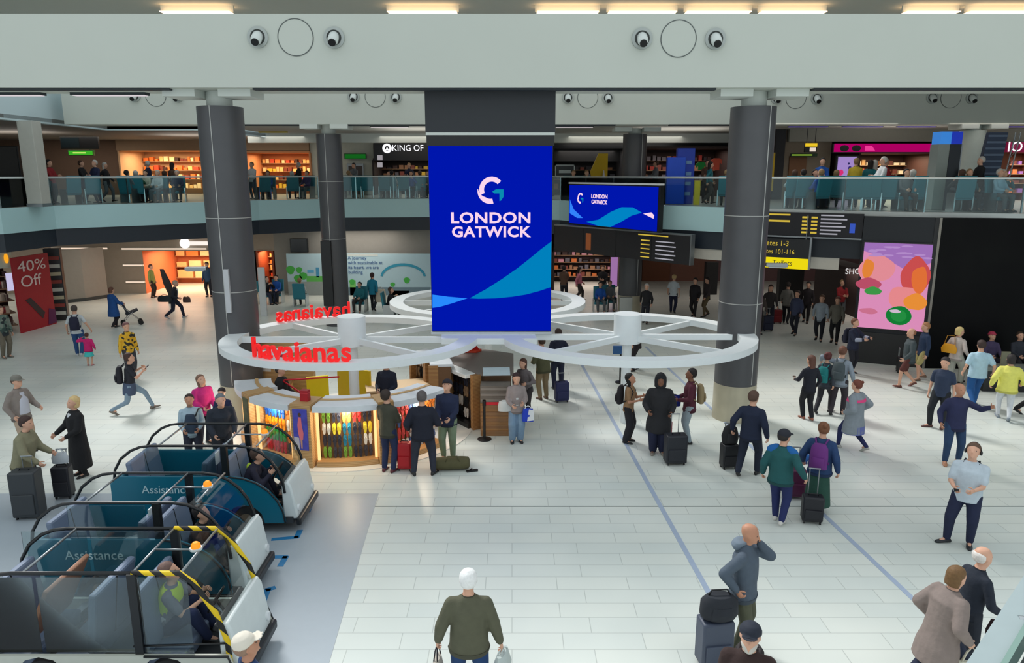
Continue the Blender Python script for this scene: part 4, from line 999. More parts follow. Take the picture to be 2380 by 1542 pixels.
t, w_, h = pan('exit_sign', 'green lit exit sign on the upper left wall', 'sign', 158, 217, 349, 362, 41, mat((20, 90, 30), .4)); MB().bb(-w_/2+.04, w_/2-.04, -.012, 0, .04, h-.04).build('lit_face', glow((60, 170, 40), 1), t); MB().bb(-w_*.3, w_*.2, -.02, -.012, h*.4, h*.62).build('arrow', glow((220, 240, 120), 1), t); hang(t, w_, h, 8.16)
t, w_, h = pan('exit_sign', 'green lit sign above the lift doors on the upper floor', 'sign', 800, 851, 357, 370, 43.9, mat((20, 90, 30), .4)); MB().bb(-w_/2+.04, w_/2-.04, -.012, 0, .04, h-.04).build('lit_face', glow((24, 110, 34), .7), t)
t, w_, h = pan('lift', 'steel framed lift doors under the green sign', 'lift', 808, 846, 380, 450, 44.05, STEEL, .12, 5.0)
for q in (-1, 1): MB().bb(q*w_*.22-w_*.2, q*w_*.22+w_*.2, -.01, 0, .05, h-.15).build('door', mat((70, 62, 60), .4, .3), t)
t, w_, h = shelves('black shop front with lit KING OF lettering', 868, 1140, 372, 452, 43.6, 5, 3, DKC+[(200, 170, 60)], (40, 32, 34), (1, .85, .7), 60)
f, fw, fh = pan('shop_sign', 'black shop sign reading KING OF with a round white emblem', 'sign', 868, 1140, 333, 373, 43.4, mat((18, 16, 22), .4), .2)
WL = glow((240, 240, 245), 1.3)
word(f, 'KING OF', fw, fh, x=(948-1004)/272*fw, z=fh*.70, size=.5, m=WL, fit=72/272*fw)
o = MB().arc((0, 0), .13, .27, 0, 360, 0, .02, 28).build('emblem', WL, f); o.location = ((900-1004)/272*fw, -.01, fh*.70); o.rotation_euler = (R(90), 0, 0)
flat([((900-1004)/272*fw+.12*math.cos(R(a)), -.02, fh*.70-.04+.12*math.sin(R(a))) for a in (90, 210, 330)], WL, f, 'emblem')
for k, v in enumerate((366, 383)): t, w_, h = pan('menu_board', ['upper', 'lower'][k]+' small lit menu panel beside the black shop front', 'menu board', 877, 889, v-5, v+6, 43.35, glow((170, 165, 170), .8), .04)
# middle, right of the big screen
sblock(2.0, xY(1835, 400, 42), 42.6, 42.9, 6.9, 8.3, mat((20, 22, 26), .5), 'wall_3')
shelves('dark shop with black shelving right of the big screen', 1286, 1452, 345, 452, 41, 5, 3.4, DKC, (36, 38, 44), (1, .9, .8), 40)
shelves('dark shop with hanging shirts behind the blue kiosk totem', 1500, 1700, 345, 452, 39, 5, 3.4, DKC+[(150, 40, 30)], (46, 30, 28), (1, .8, .7), 60)
t, w_, h = pan('shop_sign', 'white outlined sign above the rail right of the big screen', 'sign', 1290, 1336, 383, 411, 37, mat((40, 44, 48), .4), .06)
for a in ((-w_/2, w_/2, h-.05, h), (-w_/2, w_/2, 0, .05), (-w_/2, -w_/2+.05, 0, h), (w_/2-.05, w_/2, 0, h)): MB().bb(a[0], a[1], -.02, 0, a[2], a[3]).build('outline', mat((200, 205, 205), .5), t)
MB().bb(-w_*.3, w_*.3, -.02, 0, h*.3, h*.55).build('outline', mat((200, 205, 205), .5), t)
t = thing('cone_display', 'yellow angular display behind the rail right of the big screen', 'display', (xY(1392, 400, 37.5), 37.5, 5)); zt_ = atY(1390, 357, 37.5).z-5
MB().prism([(-.05, zt_), (.42, zt_), (.42, .2), (-.18, .2), (-.44, zt_*.6)], -.1, .1, Matrix.Rotation(R(90), 4, 'X')).build('panel', mat((222, 184, 20), .5), t); MB().ell([(.22, -.15, 0, .22, .1), (.22, -.15, 1.4, .02, .02)]).build('white_cone', mat((225, 225, 228), .5), t)
Bb = mat((8, 72, 200), .45)
t = thing('information_totem', 'tall two piece blue totem standing behind the far rail', 'totem', (xY(1583, 420, 30.2), 30.2, 5))
def bx(t, u0, u1, vt, Y, m, nm, uc, y0=0, dep=.3, z0=0):
    xa, xb_ = xY(u0, 420, Y)-xY(uc, 420, Y), xY(u1, 420, Y)-xY(uc, 420, Y); return MB().bb(xa, xb_, y0, y0+dep, z0, atY(uc, vt, Y).z-5).build(nm, m, t, bevel=.02)
bx(t, 1550, 1592, 366, 30.2, Bb, 'front_panel', 1583); bx(t, 1576, 1617, 344, 30.2, mat((10, 56, 176), .45), 'rear_panel', 1583, .3, .3)
for z in (.35, .75, 1.15, 1.6): MB().bb(.24, .46, .28, .3, z, z+.14).build('printed_block', mat((110, 150, 190), .5), t)
tag(MB().bb(xY(1614, 450, 29.6), xY(1627, 450, 29.6), 29.6, 29.75, 5, 5.95).build('yellow_stand', mat((226, 200, 30), .5)), 'small yellow stand beside the blue totem behind the rail', 'stand')
for u, v0, v1, c, nm in ((1630, 377, 395, (30, 150, 70), 'green'), (1665, 368, 396, (226, 96, 74), 'coral')):
    x = xY(u, 380, 38.6); za, zb_ = atY(u, v1, 38.6).z, atY(u, v0, 38.6).z; ww = .26
    MBx = MB().prism([(-ww*.6, za), (ww*.6, za), (ww*.6, zb_-.2), (ww, zb_-.28), (ww*1.1, zb_-.1), (ww*.5, zb_), (-ww*.5, zb_), (-ww*1.1, zb_-.1), (-ww, zb_-.28), (-ww*.6, zb_-.2)], -.04, .04, Matrix.Rotation(R(90), 4, 'X'))
    o = MBx.build('hanging_shirt', mat(c, .8)); o.location = (x, 38.6, 0); tag(o, nm+' shirt hanging in the dark shop behind the rail', 'shirt')
# right part: beige wall, magenta shop
sblock(xY(1800, 400, 36), xY(1822, 400, 36), 36.1, 36.4, 5, 8.3, mat((20, 20, 26), .5))
tag(MB().bb(xY(1793, 400, 35.9), xY(1799, 400, 35.9), 35.9, 36, 5.4, 7.2).build('light_stripe', mat((214, 180, 30), .5)), 'thin yellow vertical stripe right of the near right column', 'sign')
sblock(xY(1822, 400, 36), xY(1936, 400, 36), 36.4, 36.7, 5, 8.3, mat((150, 138, 120), .8), 'wall_4')
t, w_, h = pan('wooden_board', 'brown wooden panel under the green strip sign, upper right', 'panel', 1832, 1872, 363, 460, 36.3, mat((128, 88, 56), .6), .08, 5.0)
t, w_, h = pan('exit_sign', 'long green strip sign left of the magenta shop', 'sign', 1838, 1900, 357, 364, 36, mat((20, 60, 20), .4), .08); MB().bb(-w_*.46, w_*.3, -.012, 0, h*.3, h*.7).build('lit_face', glow((150, 190, 60), 1), t)
t, w_, h = pan('hanging_sign', 'small yellow and black hanging sign left of the magenta shop', 'sign', 1871, 1899, 333, 354, 35, mat((22, 20, 16), .4), .12)
MB().bb(-w_/2, w_/2, -.012, 0, h*.62, h).build('yellow_band', glow((235, 196, 40), 1), t); MB().bb(-w_*.1, w_*.4, -.012, 0, h*.08, h*.5).build('pale_mark', glow((230, 214, 200), 1), t); hang(t, w_, h)
t, w_, h = shelves('food shop with a lit counter under the magenta sign', 1994, 2172, 357, 462, 36, 5, 3, [(200, 150, 90), (150, 60, 40), (240, 220, 190), (90, 40, 30)], (70, 40, 34), (1, .85, .6), 150)
f, fw, fh = pan('shop_sign', 'long magenta shop sign on the upper right floor', 'sign', 1936, 2172, 334, 356, 35.6, mat((30, 8, 30), .4), .2)
MG = glow((172, 0, 96), 1.0); MB().bb(-fw/2+.05, fw/2-.02, -.012, 0, .05, fh).build('lit_face', MG, f)
for x in (1962, 1990): flat([((x-2054)/236*fw+.22*math.cos(R(a)), -.02, fh*.5+.15*math.sin(R(a))) for a in range(0, 360, 30)], mat((20, 16, 26), .5), f, 'emblem')
flat([((2010-2054)/236*fw, -.02, fh*.25), ((2034-2054)/236*fw, -.02, fh*.25), ((2026-2054)/236*fw, -.02, fh*.75), ((2010-2054)/236*fw, -.02, fh*.75)], glow((236, 60, 150), 1), f, 'emblem')
t, w_, h = pan('advert_screen', 'lilac advert screen below the magenta shop sign', 'screen', 1940, 1992, 362, 460, 35.5, BLACK, .15, 5.0)
MB().bb(-w_*.42, w_*.42, -.014, 0, .25, h-.05).build('display', glow((166, 140, 206), .9), t)
for (x, z, r, c) in ((-.2, .62, .14, (220, 50, 120)), (.1, .72, .09, (60, 50, 120)), (.22, .5, .1, (50, 40, 90)), (-.05, .4, .08, (210, 80, 150)), (.05, .82, .05, (40, 40, 90))): flat([(x*w_*1.3+r*math.cos(R(a)), -.02, z*h+r*math.sin(R(a))) for a in range(0, 360, 40)], glow(c, .9), t, 'spot')
sblock(xY(2172, 400, 36), 34, 36.4, 36.7, 5, 8.3, mat((70, 62, 60), .8), 'wall_5')
q = atZ(2192, 491, 5); Yt = q.y+1.0
t = thing('information_totem', 'tall grey totem with a bright blue top behind the right rail', 'totem', (xY(2192, 400, Yt), Yt, 5)); zt_ = atY(2192, 307, Yt).z-5; z2 = atY(2192, 336, Yt).z-5
MB().bb(-.40, -.02, -.25, .25, 0, z2).build('grey_side', mat((140, 148, 144), .5), t); MB().bb(-.02, .36, -.27, .27, 0, z2).build('dark_face', mat((18, 26, 36), .35), t)
MB().bb(-.36, .0, -.26, .26, z2, zt_).build('blue_top', mat((60, 150, 250), .4, emit=.3), t); MB().bb(.0, .36, -.27, .27, z2, zt_).build('blue_top', mat((10, 50, 200), .4, emit=.3), t); MB().bb(.36, .44, -.2, .2, 0, z2).build('side_post', STEEL, t)
t = thing('lattice_pylon', 'dark blue slatted pylon beside a grey truss, upper right', 'pylon', (xY(2297, 400, 25.5), 25.5, 5)); zt_ = atY(2297, 308, 25.5).z-5
MB().add([(-.5, 0, .0), (.3, 0, .0), (.5, 0, zt_), (-.15, 0, zt_), (-.5, .15, .0), (.3, .15, .0), (.5, .15, zt_), (-.15, .15, zt_)], [(0, 1, 2, 3), (7, 6, 5, 4), (0, 4, 5, 1), (2, 6, 7, 3), (1, 5, 6, 2), (0, 3, 7, 4)]).build('face', mat((44, 58, 84), .5), t)
for k in range(12):
    z = .15+(zt_-.3)*k/11; f_ = z/zt_; MB().bb(-.48+.34*f_, .28+.2*f_, -.03, 0, z, z+.07).build('slat', mat((90, 106, 130), .5), t)
for q, q2 in ((.45, .75), (.62, .92)): MB().cyl((q, 0, 0), (q2, 0, zt_), .022, n=8).build('truss_tube', STEEL, t)
for k in range(9): z = zt_*k/9; f_ = k/9; g_ = .3*f_; MB().cyl((.45+g_, 0, z), (.62+.3*(k+1)/9, 0, z+zt_/9), .008, n=6).build('truss_brace', STEEL, t)
f, fw, fh = pan('shop_sign', 'magenta shop sign cut off by the right edge of the picture', 'sign', 2342, 2430, 331, 354, 33, mat((170, 20, 90), .4), .2); word(f, 'IO', fw, fh, x=-fw*.38+.12, size=.62, m=WL, fit=.62)
t, w_, h = shelves('warm lit shop below the magenta sign at the right edge', 2340, 2460, 354, 470, 33.2, 5, 2.5, [(200, 120, 70), (110, 60, 50), (160, 120, 200)], (120, 70, 50), (1, .8, .7), 90)

# ---- boards under the mezzanine edge, right
def edge_at(u):
    for (u0, v0), (u1, v1) in zip(EDGE_PX, EDGE_PX[1:]):
        if u0 <= u <= u1: f = (u-u0)/(u1-u0); return EDGE[1+EDGE_PX.index((u0, v0))].lerp(EDGE[1+EDGE_PX.index((u1, v1))], f)
    return EDGE[-2]
def edge_board(name, label, cat, u0, u1, v0a, v1a, m, off=.12, dep=.12, dz=None):
    a, b = edge_at(u0), edge_at(u1); d = b-a; an = math.atan2(d.y, d.x); nn = Vector((math.sin(an), -math.cos(an), 0)); L_ = Vector((d.x, d.y)).length
    a2 = a+nn*off; z1 = atY(u0, v0a, a2.y).z; z0 = atY(u0, v1a, a2.y).z
    t = thing(name, label, cat, (a2.x, a2.y, z0), an); MB().bb(0, L_, 0, dep-.02, 0, z1-z0).build('housing', m, t)
    return t, L_, z1-z0
YT = glow((214, 186, 70), .9); WT = glow((190, 190, 200), .7); DB = mat((16, 15, 24), .5)
t, L_, h = edge_board('flight_board', 'dark flight board with yellow and white lines hung below the right mezzanine edge', 'flight board', 1772, 2012, 492, 545, DB, .16)
for k, (x0, x1, z0, z1, m) in enumerate([(.02, .30, .86, .93, YT), (.02, .30, .58, .66, YT)]+[(.42+.09*c, .42+.09*c+.06, .12+.16*r_, .20+.16*r_, YT) for c in (0, 1) for r_ in range(5)]+[(.60, .60+w, .1+.155*r_, .16+.155*r_, WT) for r_, w in enumerate((.17, .2, .24, .2, .25, .22))]): MB().bb(L_*x0, L_*x1, -.01, 0, h*z0, h*z1).build('text_line', m, t)
MB().bb(L_*.88, L_*.93, -.01, 0, h*.2, h*.6).build('icon', glow((60, 90, 190), .9), t)
MB().bb(0, L_, -.03, .1, -.06, -.01).build('bottom_rail', STEEL, t)
t, L_, h = edge_board('gate_sign', 'black and yellow gate direction sign below the right flight board', 'sign', 1772, 1897, 553, 620, mat((22, 24, 28), .4), .3)
MB().bb(0, L_, -.012, 0, 0, h*.36).build('yellow_band', glow((236, 216, 20), 1), t)
word(t, 'Gates 1-3', L_, h, x=L_*.34, z=h*.84, size=.26, m=YT, fit=L_*.5); word(t, 'Gates 101-116', L_, h, x=L_*.38, z=h*.56, size=.22, m=YT, fit=L_*.66); word(t, 'Toilets', L_, h, x=L_*.5, z=h*.18, size=.24, m=mat((20, 20, 20), .5), fit=L_*.38, d=-.02)
MB().bb(L_-.03, L_+.03, -.02, .1, 0, h+.1).build('frame_post', STEEL, t)
for q in (.1, .9): MB().cyl((L_*q, .05, h), (L_*q, .05, 4.86-t.location.z), .015, n=6).build('hanger', STEEL, t)
A1, B1 = edge_at(1300), edge_at(1605)
def hangboard(label, u0, u1, v00, v01, v10, v11, Y0, Y1):
    a0, a1_, b0, b1 = atY(u0, v00, Y0), atY(u0, v01, Y0), atY(u1, v10, Y1), atY(u1, v11, Y1); d = b0-a0; an = math.atan2(d.y, d.x); L_ = Vector((d.x, d.y)).length
    z0 = (a1_.z+b1.z)/2; h = (a0.z+b0.z)/2-z0; t = thing('flight_board', label, 'flight board', (a0.x, a0.y, z0), an); MB().bb(0, L_, 0, .18, 0, h).build('housing', mat((40, 39, 42), .35), t); return t, L_, h
t, L_, h = hangboard('large glossy flight board hung behind the wide blue screen', 1288, 1606, 528, 590, 545, 606, 33.5, 27.6)
MB().bb(0, L_, -.02, .2, h, h+.06).build('top_rail', STEEL, t); MB().bb(L_, L_+.05, -.02, .2, 0, h+.06).build('end_frame', STEEL, t)
for k in range(4): MB().bb(L_*.25*k, L_*.25*k+.02, -.008, 0, 0, h).build('joint', BLACK, t)
for r_ in range(5): MB().bb(L_*.78, L_*(.9+.01*(r_ % 2)), -.01, 0, h*(.1+.15*r_), h*(.14+.15*r_)).build('text_line', WT, t); MB().bb(L_*.68, L_*.74, -.01, 0, h*(.1+.15*r_), h*(.14+.15*r_)).build('text_line', YT, t)
MB().bb(L_*.66, L_*.86, -.01, 0, h*.9, h*.94).build('text_line', YT, t)
MB().bb(L_*.27, L_*.31, -.01, 0, h*.15, h*.8).build('orange_mark', mat((200, 110, 60), .4), t)
# ---- black wall at the right with the pink advert
W0, W1 = atZ(1985, 842), atZ(2183, 858)
e0, e1 = edge_at(2012), edge_at(2175)
BW = mat((16, 19, 24), .35)
dw = (e1-e0); dw.z = 0; dw.normalize(); nw = Vector((dw.y, -dw.x, 0))
p0 = e0+nw*.25; p1 = e1+nw*.25; p0.z = p1.z = 0; Lw = (p1-p0).length; aw = math.atan2(dw.y, dw.x)
t = thing('advert_wall', 'dark wall panel carrying the pink advert on the right', 'wall panel', p0, aw)
MB().bb(0, Lw, 0, .22, 0, 4.86).build('panel', mat((14, 20, 28), .5), t); MB().bb(Lw, Lw+.12, -.03, .24, 0, 4.86).build('edge_strip', BLACK, t); MB().bb(Lw+.12, Lw+.19, -.05, .1, 0, 4.86).build('light_edge', mat((140, 136, 128), .4, .4), t)
MB().bb(-.02, Lw*1.0, -.03, 0, .0, 1.05).build('lower_panel', mat((38, 39, 40), .6), t)
def onwall(u, v):
    x, yy, zz = ray(u, v); # intersect with wall plane
    nrm = nw; o_ = p0+nw*.02; tt = (o_-Vector((0, 0, CAMZ))).dot(nrm)/Vector((x, yy, zz)).dot(nrm); P = Vector((0, 0, CAMZ))+Vector((x, yy, zz))*tt; return ((P-p0).dot(dw), P.z)
ad = thing('advert_screen', 'tall pink advert screen with orange fruit and green lime slices', 'screen', p0, aw)
c = [onwall(*p) for p in ((2010, 562), (2155, 570), (2144, 774), (1993, 757))]
xa, xz = min(p[0] for p in c), max(p[0] for p in c); za, zz_ = (c[2][1]+c[3][1])/2, (c[0][1]+c[1][1])/2
MB().bb(xa-.04, xz+.04, -.06, -.0, za-.04, zz_+.04).build('housing', BLACK, ad)
nt_ = glow((232, 150, 196), .85)
MB().bb(xa, xz, -.07, -.06, za, zz_).build('display', nt_, ad)
wA, hA = xz-xa, zz_-za
def blob(cx, cz, rx, rz, c, d=-.075, n=22, wob=.1, sd=0):
    rr = random.Random(sd); ph = rr.random()*6
    flat([(xa+wA*cx+wA*rx*(1+wob*math.sin(2*a_+ph))*math.cos(a_), d, za+hA*cz+wA*rz*(1+wob*math.cos(3*a_+ph))*math.sin(a_)) for a_ in [2*math.pi*i/n for i in range(n)]], glow(c, .85), ad, 'printed_shape')
flat([(xa, -.073, za+hA), (xa+wA, -.073, za+hA), (xa+wA, -.073, za+hA*.80), (xa+wA*.75, -.073, za+hA*.66), (xa+wA*.55, -.073, za+hA*.74), (xa+wA*.3, -.073, za+hA*.84), (xa, -.073, za+hA*.9)], glow((168, 120, 196), .85), ad, 'printed_shape')
blob(.22, .70, .26, .24, (240, 150, 160), sd=1); blob(.09, .70, .09, .16, (240, 140, 60), -.08, sd=2); blob(.12, .52, .18, .10, (196, 84, 110), -.082, sd=3)
blob(.80, .64, .2, .30, (214, 84, 84), -.077, sd=4); blob(.86, .60, .12, .22, (238, 120, 60), -.082, sd=5)
blob(.66, .38, .24, .20, (244, 146, 150), -.08, sd=6); blob(.84, .34, .16, .14, (246, 152, 60), -.084, sd=7)
blob(.2, .44, .12, .07, (66, 160, 76), -.083, sd=8); blob(.62, .17, .19, .16, (22, 132, 56), -.083, sd=9, wob=.04); blob(.62, .17, .12, .10, (40, 150, 70), -.087, sd=10, wob=.04); blob(.56, .22, .08, .03, (220, 200, 220), -.09, sd=11)
for k in range(16): blob(random.uniform(.1, .95), random.uniform(.84, .98), .08, .016, (190, 148, 214), -.078, sd=20+k)
blob(.16, .2, .14, .05, (214, 120, 150), -.078, sd=30)
# black wall right of it
pr = p1+dw*.2
nq = Vector((24, 22.6, 0))
d2 = (nq-pr).normalized(); a2_ = math.atan2(d2.y, d2.x)
o = MB().bb(0, (nq-pr).length, 0, .25, 0, 4.86).build('wall_6', blotch([(4, 4, 6), (7, 7, 9), (12, 13, 13)], .7, .5, False)); o.location = pr; o.rotation_euler = (0, 0, a2_); struct(o); o.data.materials[0].node_tree.nodes['Principled BSDF'].inputs['Specular IOR Level'].default_value = .15
# bench counter in front of the black wall
t = thing('display_counter', 'low grey counter in front of the black wall at the right edge', 'counter', (atZ(2290, 905).x, atZ(2290, 905).y, 0), R(-6))
MB().bb(-.3, 2.6, -.3, .3, .62, .72).build('top', mat((110, 116, 110), .5), t, bevel=.01); MB().bb(-.2, 2.5, -.25, .25, 0, .62).build('body', BLACK, t)
t = thing('small_sign', 'small pale card sign standing on the low grey counter', 'sign', (atZ(2342, 905).x-.2, atZ(2290, 905).y, .72), R(-6)); MB().bb(-.12, .12, -.02, .02, 0, .42).build('card', mat((120, 118, 96), .5), t); MB().bb(-.1, .1, -.05, .05, 0, .02).build('foot', STEEL, t)

# ---- lower far walls and shops
LB = mat((158, 146, 132), .7)
YB = 38.4
sblock(-34, xY(334, 620, YB), YB, YB+.3, 0, 3.45, LB, 'wall_7')
sblock(xY(334, 620, YB), xY(640, 620, YB), YB, YB+.3, atY(400, 583, YB).z, 3.45, LB, 'wall_8')
sblock(xY(640, 620, YB), 1.4, YB, YB+.3, 0, 3.45, mat((140, 138, 132), .7), 'wall_9')
t, w_, h = shelves('orange lit shop with pale wall boxes behind the walking people, lower left', 334, 500, 584, 690, YB, 0, 4, [(240, 190, 130), (250, 210, 160), (230, 130, 60)], (196, 112, 70), (1, .7, .45), 190, 3, 3.2)
shelves('narrow orange lit shelf bay between the near left column and the blue hoarding', 600, 636, 584, 690, YB, 0, 2, ORC, (150, 70, 40), (1, .6, .3), 40, 5)
q = atY(428, 566, YB-.2); t = thing('illuminated_sign', 'white lit shop sign with a round emblem above the orange shop', 'sign', q)
MB().cyl((.05, -.06, 0), (.05, 0, 0), .26, n=28).build('round_emblem', glow((255, 250, 245), 1.6), t); MB().bb(.3, 1.55, -.05, 0, -.1, .1).build('lit_lettering', glow((250, 236, 226), 1.1), t)
for k, (u0, u1, v) in enumerate([(285, 332, 617), (292, 336, 656), (118, 250, 578), (282, 480, 579)]):
    x0, x1 = xY(u0, v, YB-.08), xY(u1, v, YB-.08); z = atY(u0, v, YB-.08).z
    t = thing('wall_light', ['short upper light line on the wall left of the orange shop', 'short lower light line on the wall left of the orange shop', 'long light line high above the grey hoarding, lower left', 'long light line above the orange shop opening'][k], 'light', (x0, YB-.08, z)); MB().bb(0, x1-x0, 0, .08, -.05, .05).build('fitting', WHITE, t); MB().bb(.02, x1-x0-.02, -.02, 0, -.035, .035).build('diffuser', glow((255, 228, 205), .9), t)
# grey curved hoarding
a, b, c_ = atZ(152, 705), atZ(200, 700), atZ(252, 692)
t = thing('hoarding', 'plain grey curved hoarding at the back of the lower left', 'hoarding'); MB().ribbon([tuple(a[:2]), tuple(((a+b)/2)[:2]), tuple(b[:2]), tuple(c_[:2])], 0, .12, 0, 2.6).build('panel', mat((150, 146, 138), .6), t); MB().ribbon([tuple(a[:2]), tuple(b[:2]), tuple(c_[:2])], -.03, .0, 0, .16).build('skirting', mat((60, 66, 66), .6), t)
# red sale store at the left edge
a, b = atZ(52, 775), atZ(132, 752); d = b-a; an = math.atan2(d.y, d.x); Lr = d.length
t = thing('sale_banner', 'red sale banner reading 40% Off at the lower left', 'banner', a, an); hR = 3.0
REDM = mat((170, 18, 36), .5); MB().bb(0, Lr, 0, .08, .0, hR).build('banner_panel', REDM, t)
word(t, '40%', Lr, hR, x=Lr*.5, z=hR*.86, size=.62, m=mat((232, 214, 210), .5), fit=Lr*.78); word(t, 'Off', Lr, hR, x=Lr*.42, z=hR*.66, size=.66, m=mat((232, 214, 210), .5), fit=Lr*.58)
flat([(Lr*.2, -.01, hR*.42), (Lr*.35, -.01, hR*.44), (Lr*.7, -.01, hR*.2), (Lr*.62, -.01, hR*.12), (Lr*.4, -.01, hR*.28)], mat((60, 44, 46), .6), t, 'printed_shape'); flat([(Lr*.75, -.01, .05), (Lr, -.01, .05), (Lr, -.01, hR*.2), (Lr*.82, -.01, hR*.24)], mat((96, 20, 80), .6), t, 'printed_shape')
t = thing('product_stand', 'tall dark stand of white product rows beside the red sale banner', 'display stand', atZ(140, 745), R(20)); MB().bb(-.3, .3, 0, .4, 0, 3.1).build('frame', BLACK, t)
for k in range(8):
    MB().bb(-.26, .26, -.05, .0, .25+k*.34, .4+k*.34).build('product_row', mat([(200, 200, 190), (150, 60, 50), (190, 180, 150)][k % 3], .6), t)
a, b = atZ(-160, 800), atZ(52, 772); d = b-a; an = math.atan2(d.y, d.x)
t = thing('shop', 'open red shop with stocked shelves at the left edge', 'shop', a, an); Lr = d.length
MB().bb(0, Lr, 1.6, 1.7, 0, 2.6).build('back_wall', mat((60, 30, 30), .7), t); MB().bb(0, Lr, -.02, .1, 2.6, 3.3).build('fascia', mat((190, 194, 180), .6), t)
for k in range(5):
    MB().bb(0, Lr, .5, 1.6, .2+k*.5, .24+k*.5).build('shelf', mat((130, 96, 70), .6), t)
    for c in ((70, 40, 40), (160, 50, 50), (190, 170, 150)):
        g = MB()
        for j in range(14):
            x = rnd.uniform(0, Lr-.2); g.bb(x, x+.14, .55, .9, .24+k*.5, .24+k*.5+rnd.uniform(.15, .34))
        tag(g.build('goods', mat(c, .6), t), kind='stuff')
MB().bb(Lr*.90, Lr*.98, -.03, 0, 1.7, 2.4).build('lit_poster', glow((206, 200, 235), .9), t); MB().sph((Lr*.93, -.1, 2.98), (.08, .02, .2)).build('orange_emblem', glow((250, 170, 40), 1), t, True)
# pale blue hoarding with painted trees
HY = 37.8
def hx(u): return xY(u, 640, HY)
t = thing('printed_hoarding', 'long pale blue hoarding printed with green trees, text and a blue arch', 'hoarding', (hx(668), HY, 0)); hH = atY(800, 590, HY).z; HL = hx(1010)-hx(668)
MB().bb(0, HL, 0, .1, 0, hH).build('panel', mat((178, 206, 216), .5, var=.03), t)
def hp(u, v): return (hx(u)-hx(668), atY(u, v, HY).z)
for k, (u, v, r) in enumerate([(676, 628, .22), (696, 628, .16), (705, 642, .2), (692, 648, .2), (945, 652, .16), (912, 662, .12), (818, 656, .15)]):
    c_ = hp(u, v); flat([(c_[0]+r*(1+.15*math.sin(3*R(a_)))*math.cos(R(a_)), -.012, c_[1]+r*math.sin(R(a_))) for a_ in range(0, 360, 24)], mat((70, 176, 70), .6), t, 'printed_tree')
for (u0, u1, v0, v1, c) in [(712, 752, 642, 655, (96, 184, 84)), (752, 1000, 668, 690, (110, 134, 146)), (668, 750, 655, 690, (150, 158, 156)), (905, 950, 676, 690, (120, 180, 90)), (812, 826, 652, 700, (120, 196, 100)), (735, 742, 622, 645, (70, 150, 190)), (715, 730, 628, 634, (90, 170, 210)), (810, 880, 591, 596, (196, 204, 200))]:
    x0, z1 = hp(u0, v0); x1, z0 = hp(u1, v1); MB().bb(x0, x1, -.01, 0, max(0, z0), z1).build('printed_block', mat(c, .6), t)
x_, z_ = hp(838, 603)
for k, s_ in enumerate(['A journey', 'with sustainable at', 'its heart, we are', 'building']):
    e = text(s_, .24, mat((60, 96, 150), .6), t, (hp(810, 600)[0], -.012, hp(800, 600+k*11)[1]), (R(90), 0, 0), align='LEFT')
c0 = hp(937, 645); rX = hx(990)-hx(937)
pts = [(c0[0]+rX*math.cos(R(a_)), -.014, c0[1]+rX*.62*math.sin(R(a_))) for a_ in range(5, 176, 10)]; pts2 = [(c0[0]+rX*.9*math.cos(R(a_)), -.014, c0[1]+rX*.50*math.sin(R(a_))) for a_ in range(175, 4, -10)]
flat(pts+pts2, mat((50, 150, 180), .5), t, 'printed_arch')
t, w_, h = pan('display_screen', 'small black screen above the blue hoarding', 'screen', 674, 715, 555, 587, 38.1, BLACK)
MB().bb(-w_/2+.04, w_/2-.04, -.01, 0, .04, h-.04).build('display', mat((16, 16, 20), .15), t)
t, w_, h = pan('white_post', 'tall white post between the near left column and the hoarding', 'post', 601, 616, 622, 716, 32, mat((206, 208, 208), .5), .12, 0.0)
# lower right concourse
YR = 43.5
sblock(1.4, xY(1490, 640, YR), YR, YR+.3, 0, 3.45, mat((50, 36, 34), .8), 'wall_10')
shelves('dim cosmetics shop under the large flight board', 1286, 1448, 586, 700, 39.5, 0, 3.5, DKC+[(210, 150, 170), (200, 110, 50)], (44, 30, 30), (1, .8, .7), 70)
sblock(xY(1490, 640, YR), xY(1660, 640, YR), YR-.4, YR, 0, 3.45, mat((126, 86, 72), .7), 'wall_11')
t, w_, h = pan('advert_screen', 'slim lilac lit panel left of the far right column, lower floor', 'screen', 1418, 1436, 596, 668, 39, BLACK, .1); MB().bb(-w_*.45, w_*.45, -.012, 0, .05, h-.05).build('display', glow((180, 130, 190), .7), t)
t, w_, h = pan('wooden_screen', 'brown wooden wall panel behind the far right column, lower floor', 'panel', 1492, 1556, 602, 700, YR-.6, mat((110, 62, 34), .6), .1, 0.0)
sblock(xY(1600, 620, 29), xY(1800, 620, 29), 29.2, 29.4, 3.0, 3.9, mat((172, 166, 156), .6))
sblock(xY(1660, 640, YR), 22, YR-.4, YR, 0, 3.45, mat((116, 88, 90), .7), 'wall_12')
for k, (u0, u1, lb) in enumerate([(1812, 1868, 'wide dark doorway pillar in the lower right passage'), (1936, 1962, 'narrow dark doorway pillar left of the pink advert'), (1640, 1668, 'hanging dark sign left of the near right column, lower floor')]):
    pan('dark_pillar', lb, 'pillar', u0, u1, 610, 700, 36+k, mat((28, 28, 30), .6), .4, 0.0)
t, w_, h = shelves('dark shop with a small white sign beside the pink advert', 1960, 2012, 626, 760, 31, 0, 3, DKC+[(120, 30, 26)], (40, 26, 26), (1, .8, .7), 20)
text('SHOE', .34, glow((230, 230, 230), 1), t, (-w_*.1, -.02, h-.1), (R(90), 0, 0))
t, w_, h = pan('bin_unit', 'pale steel bin against the foot of the far right column', 'bin', 1441, 1470, 692, 722, 31.4, mat((170, 172, 168), .4, .4), .2, 0.0)

struct(MB().ribbon(P2[9:14], .14, .28, 3.02, 3.42).build('trim_60', mat((196, 192, 182), .6)))
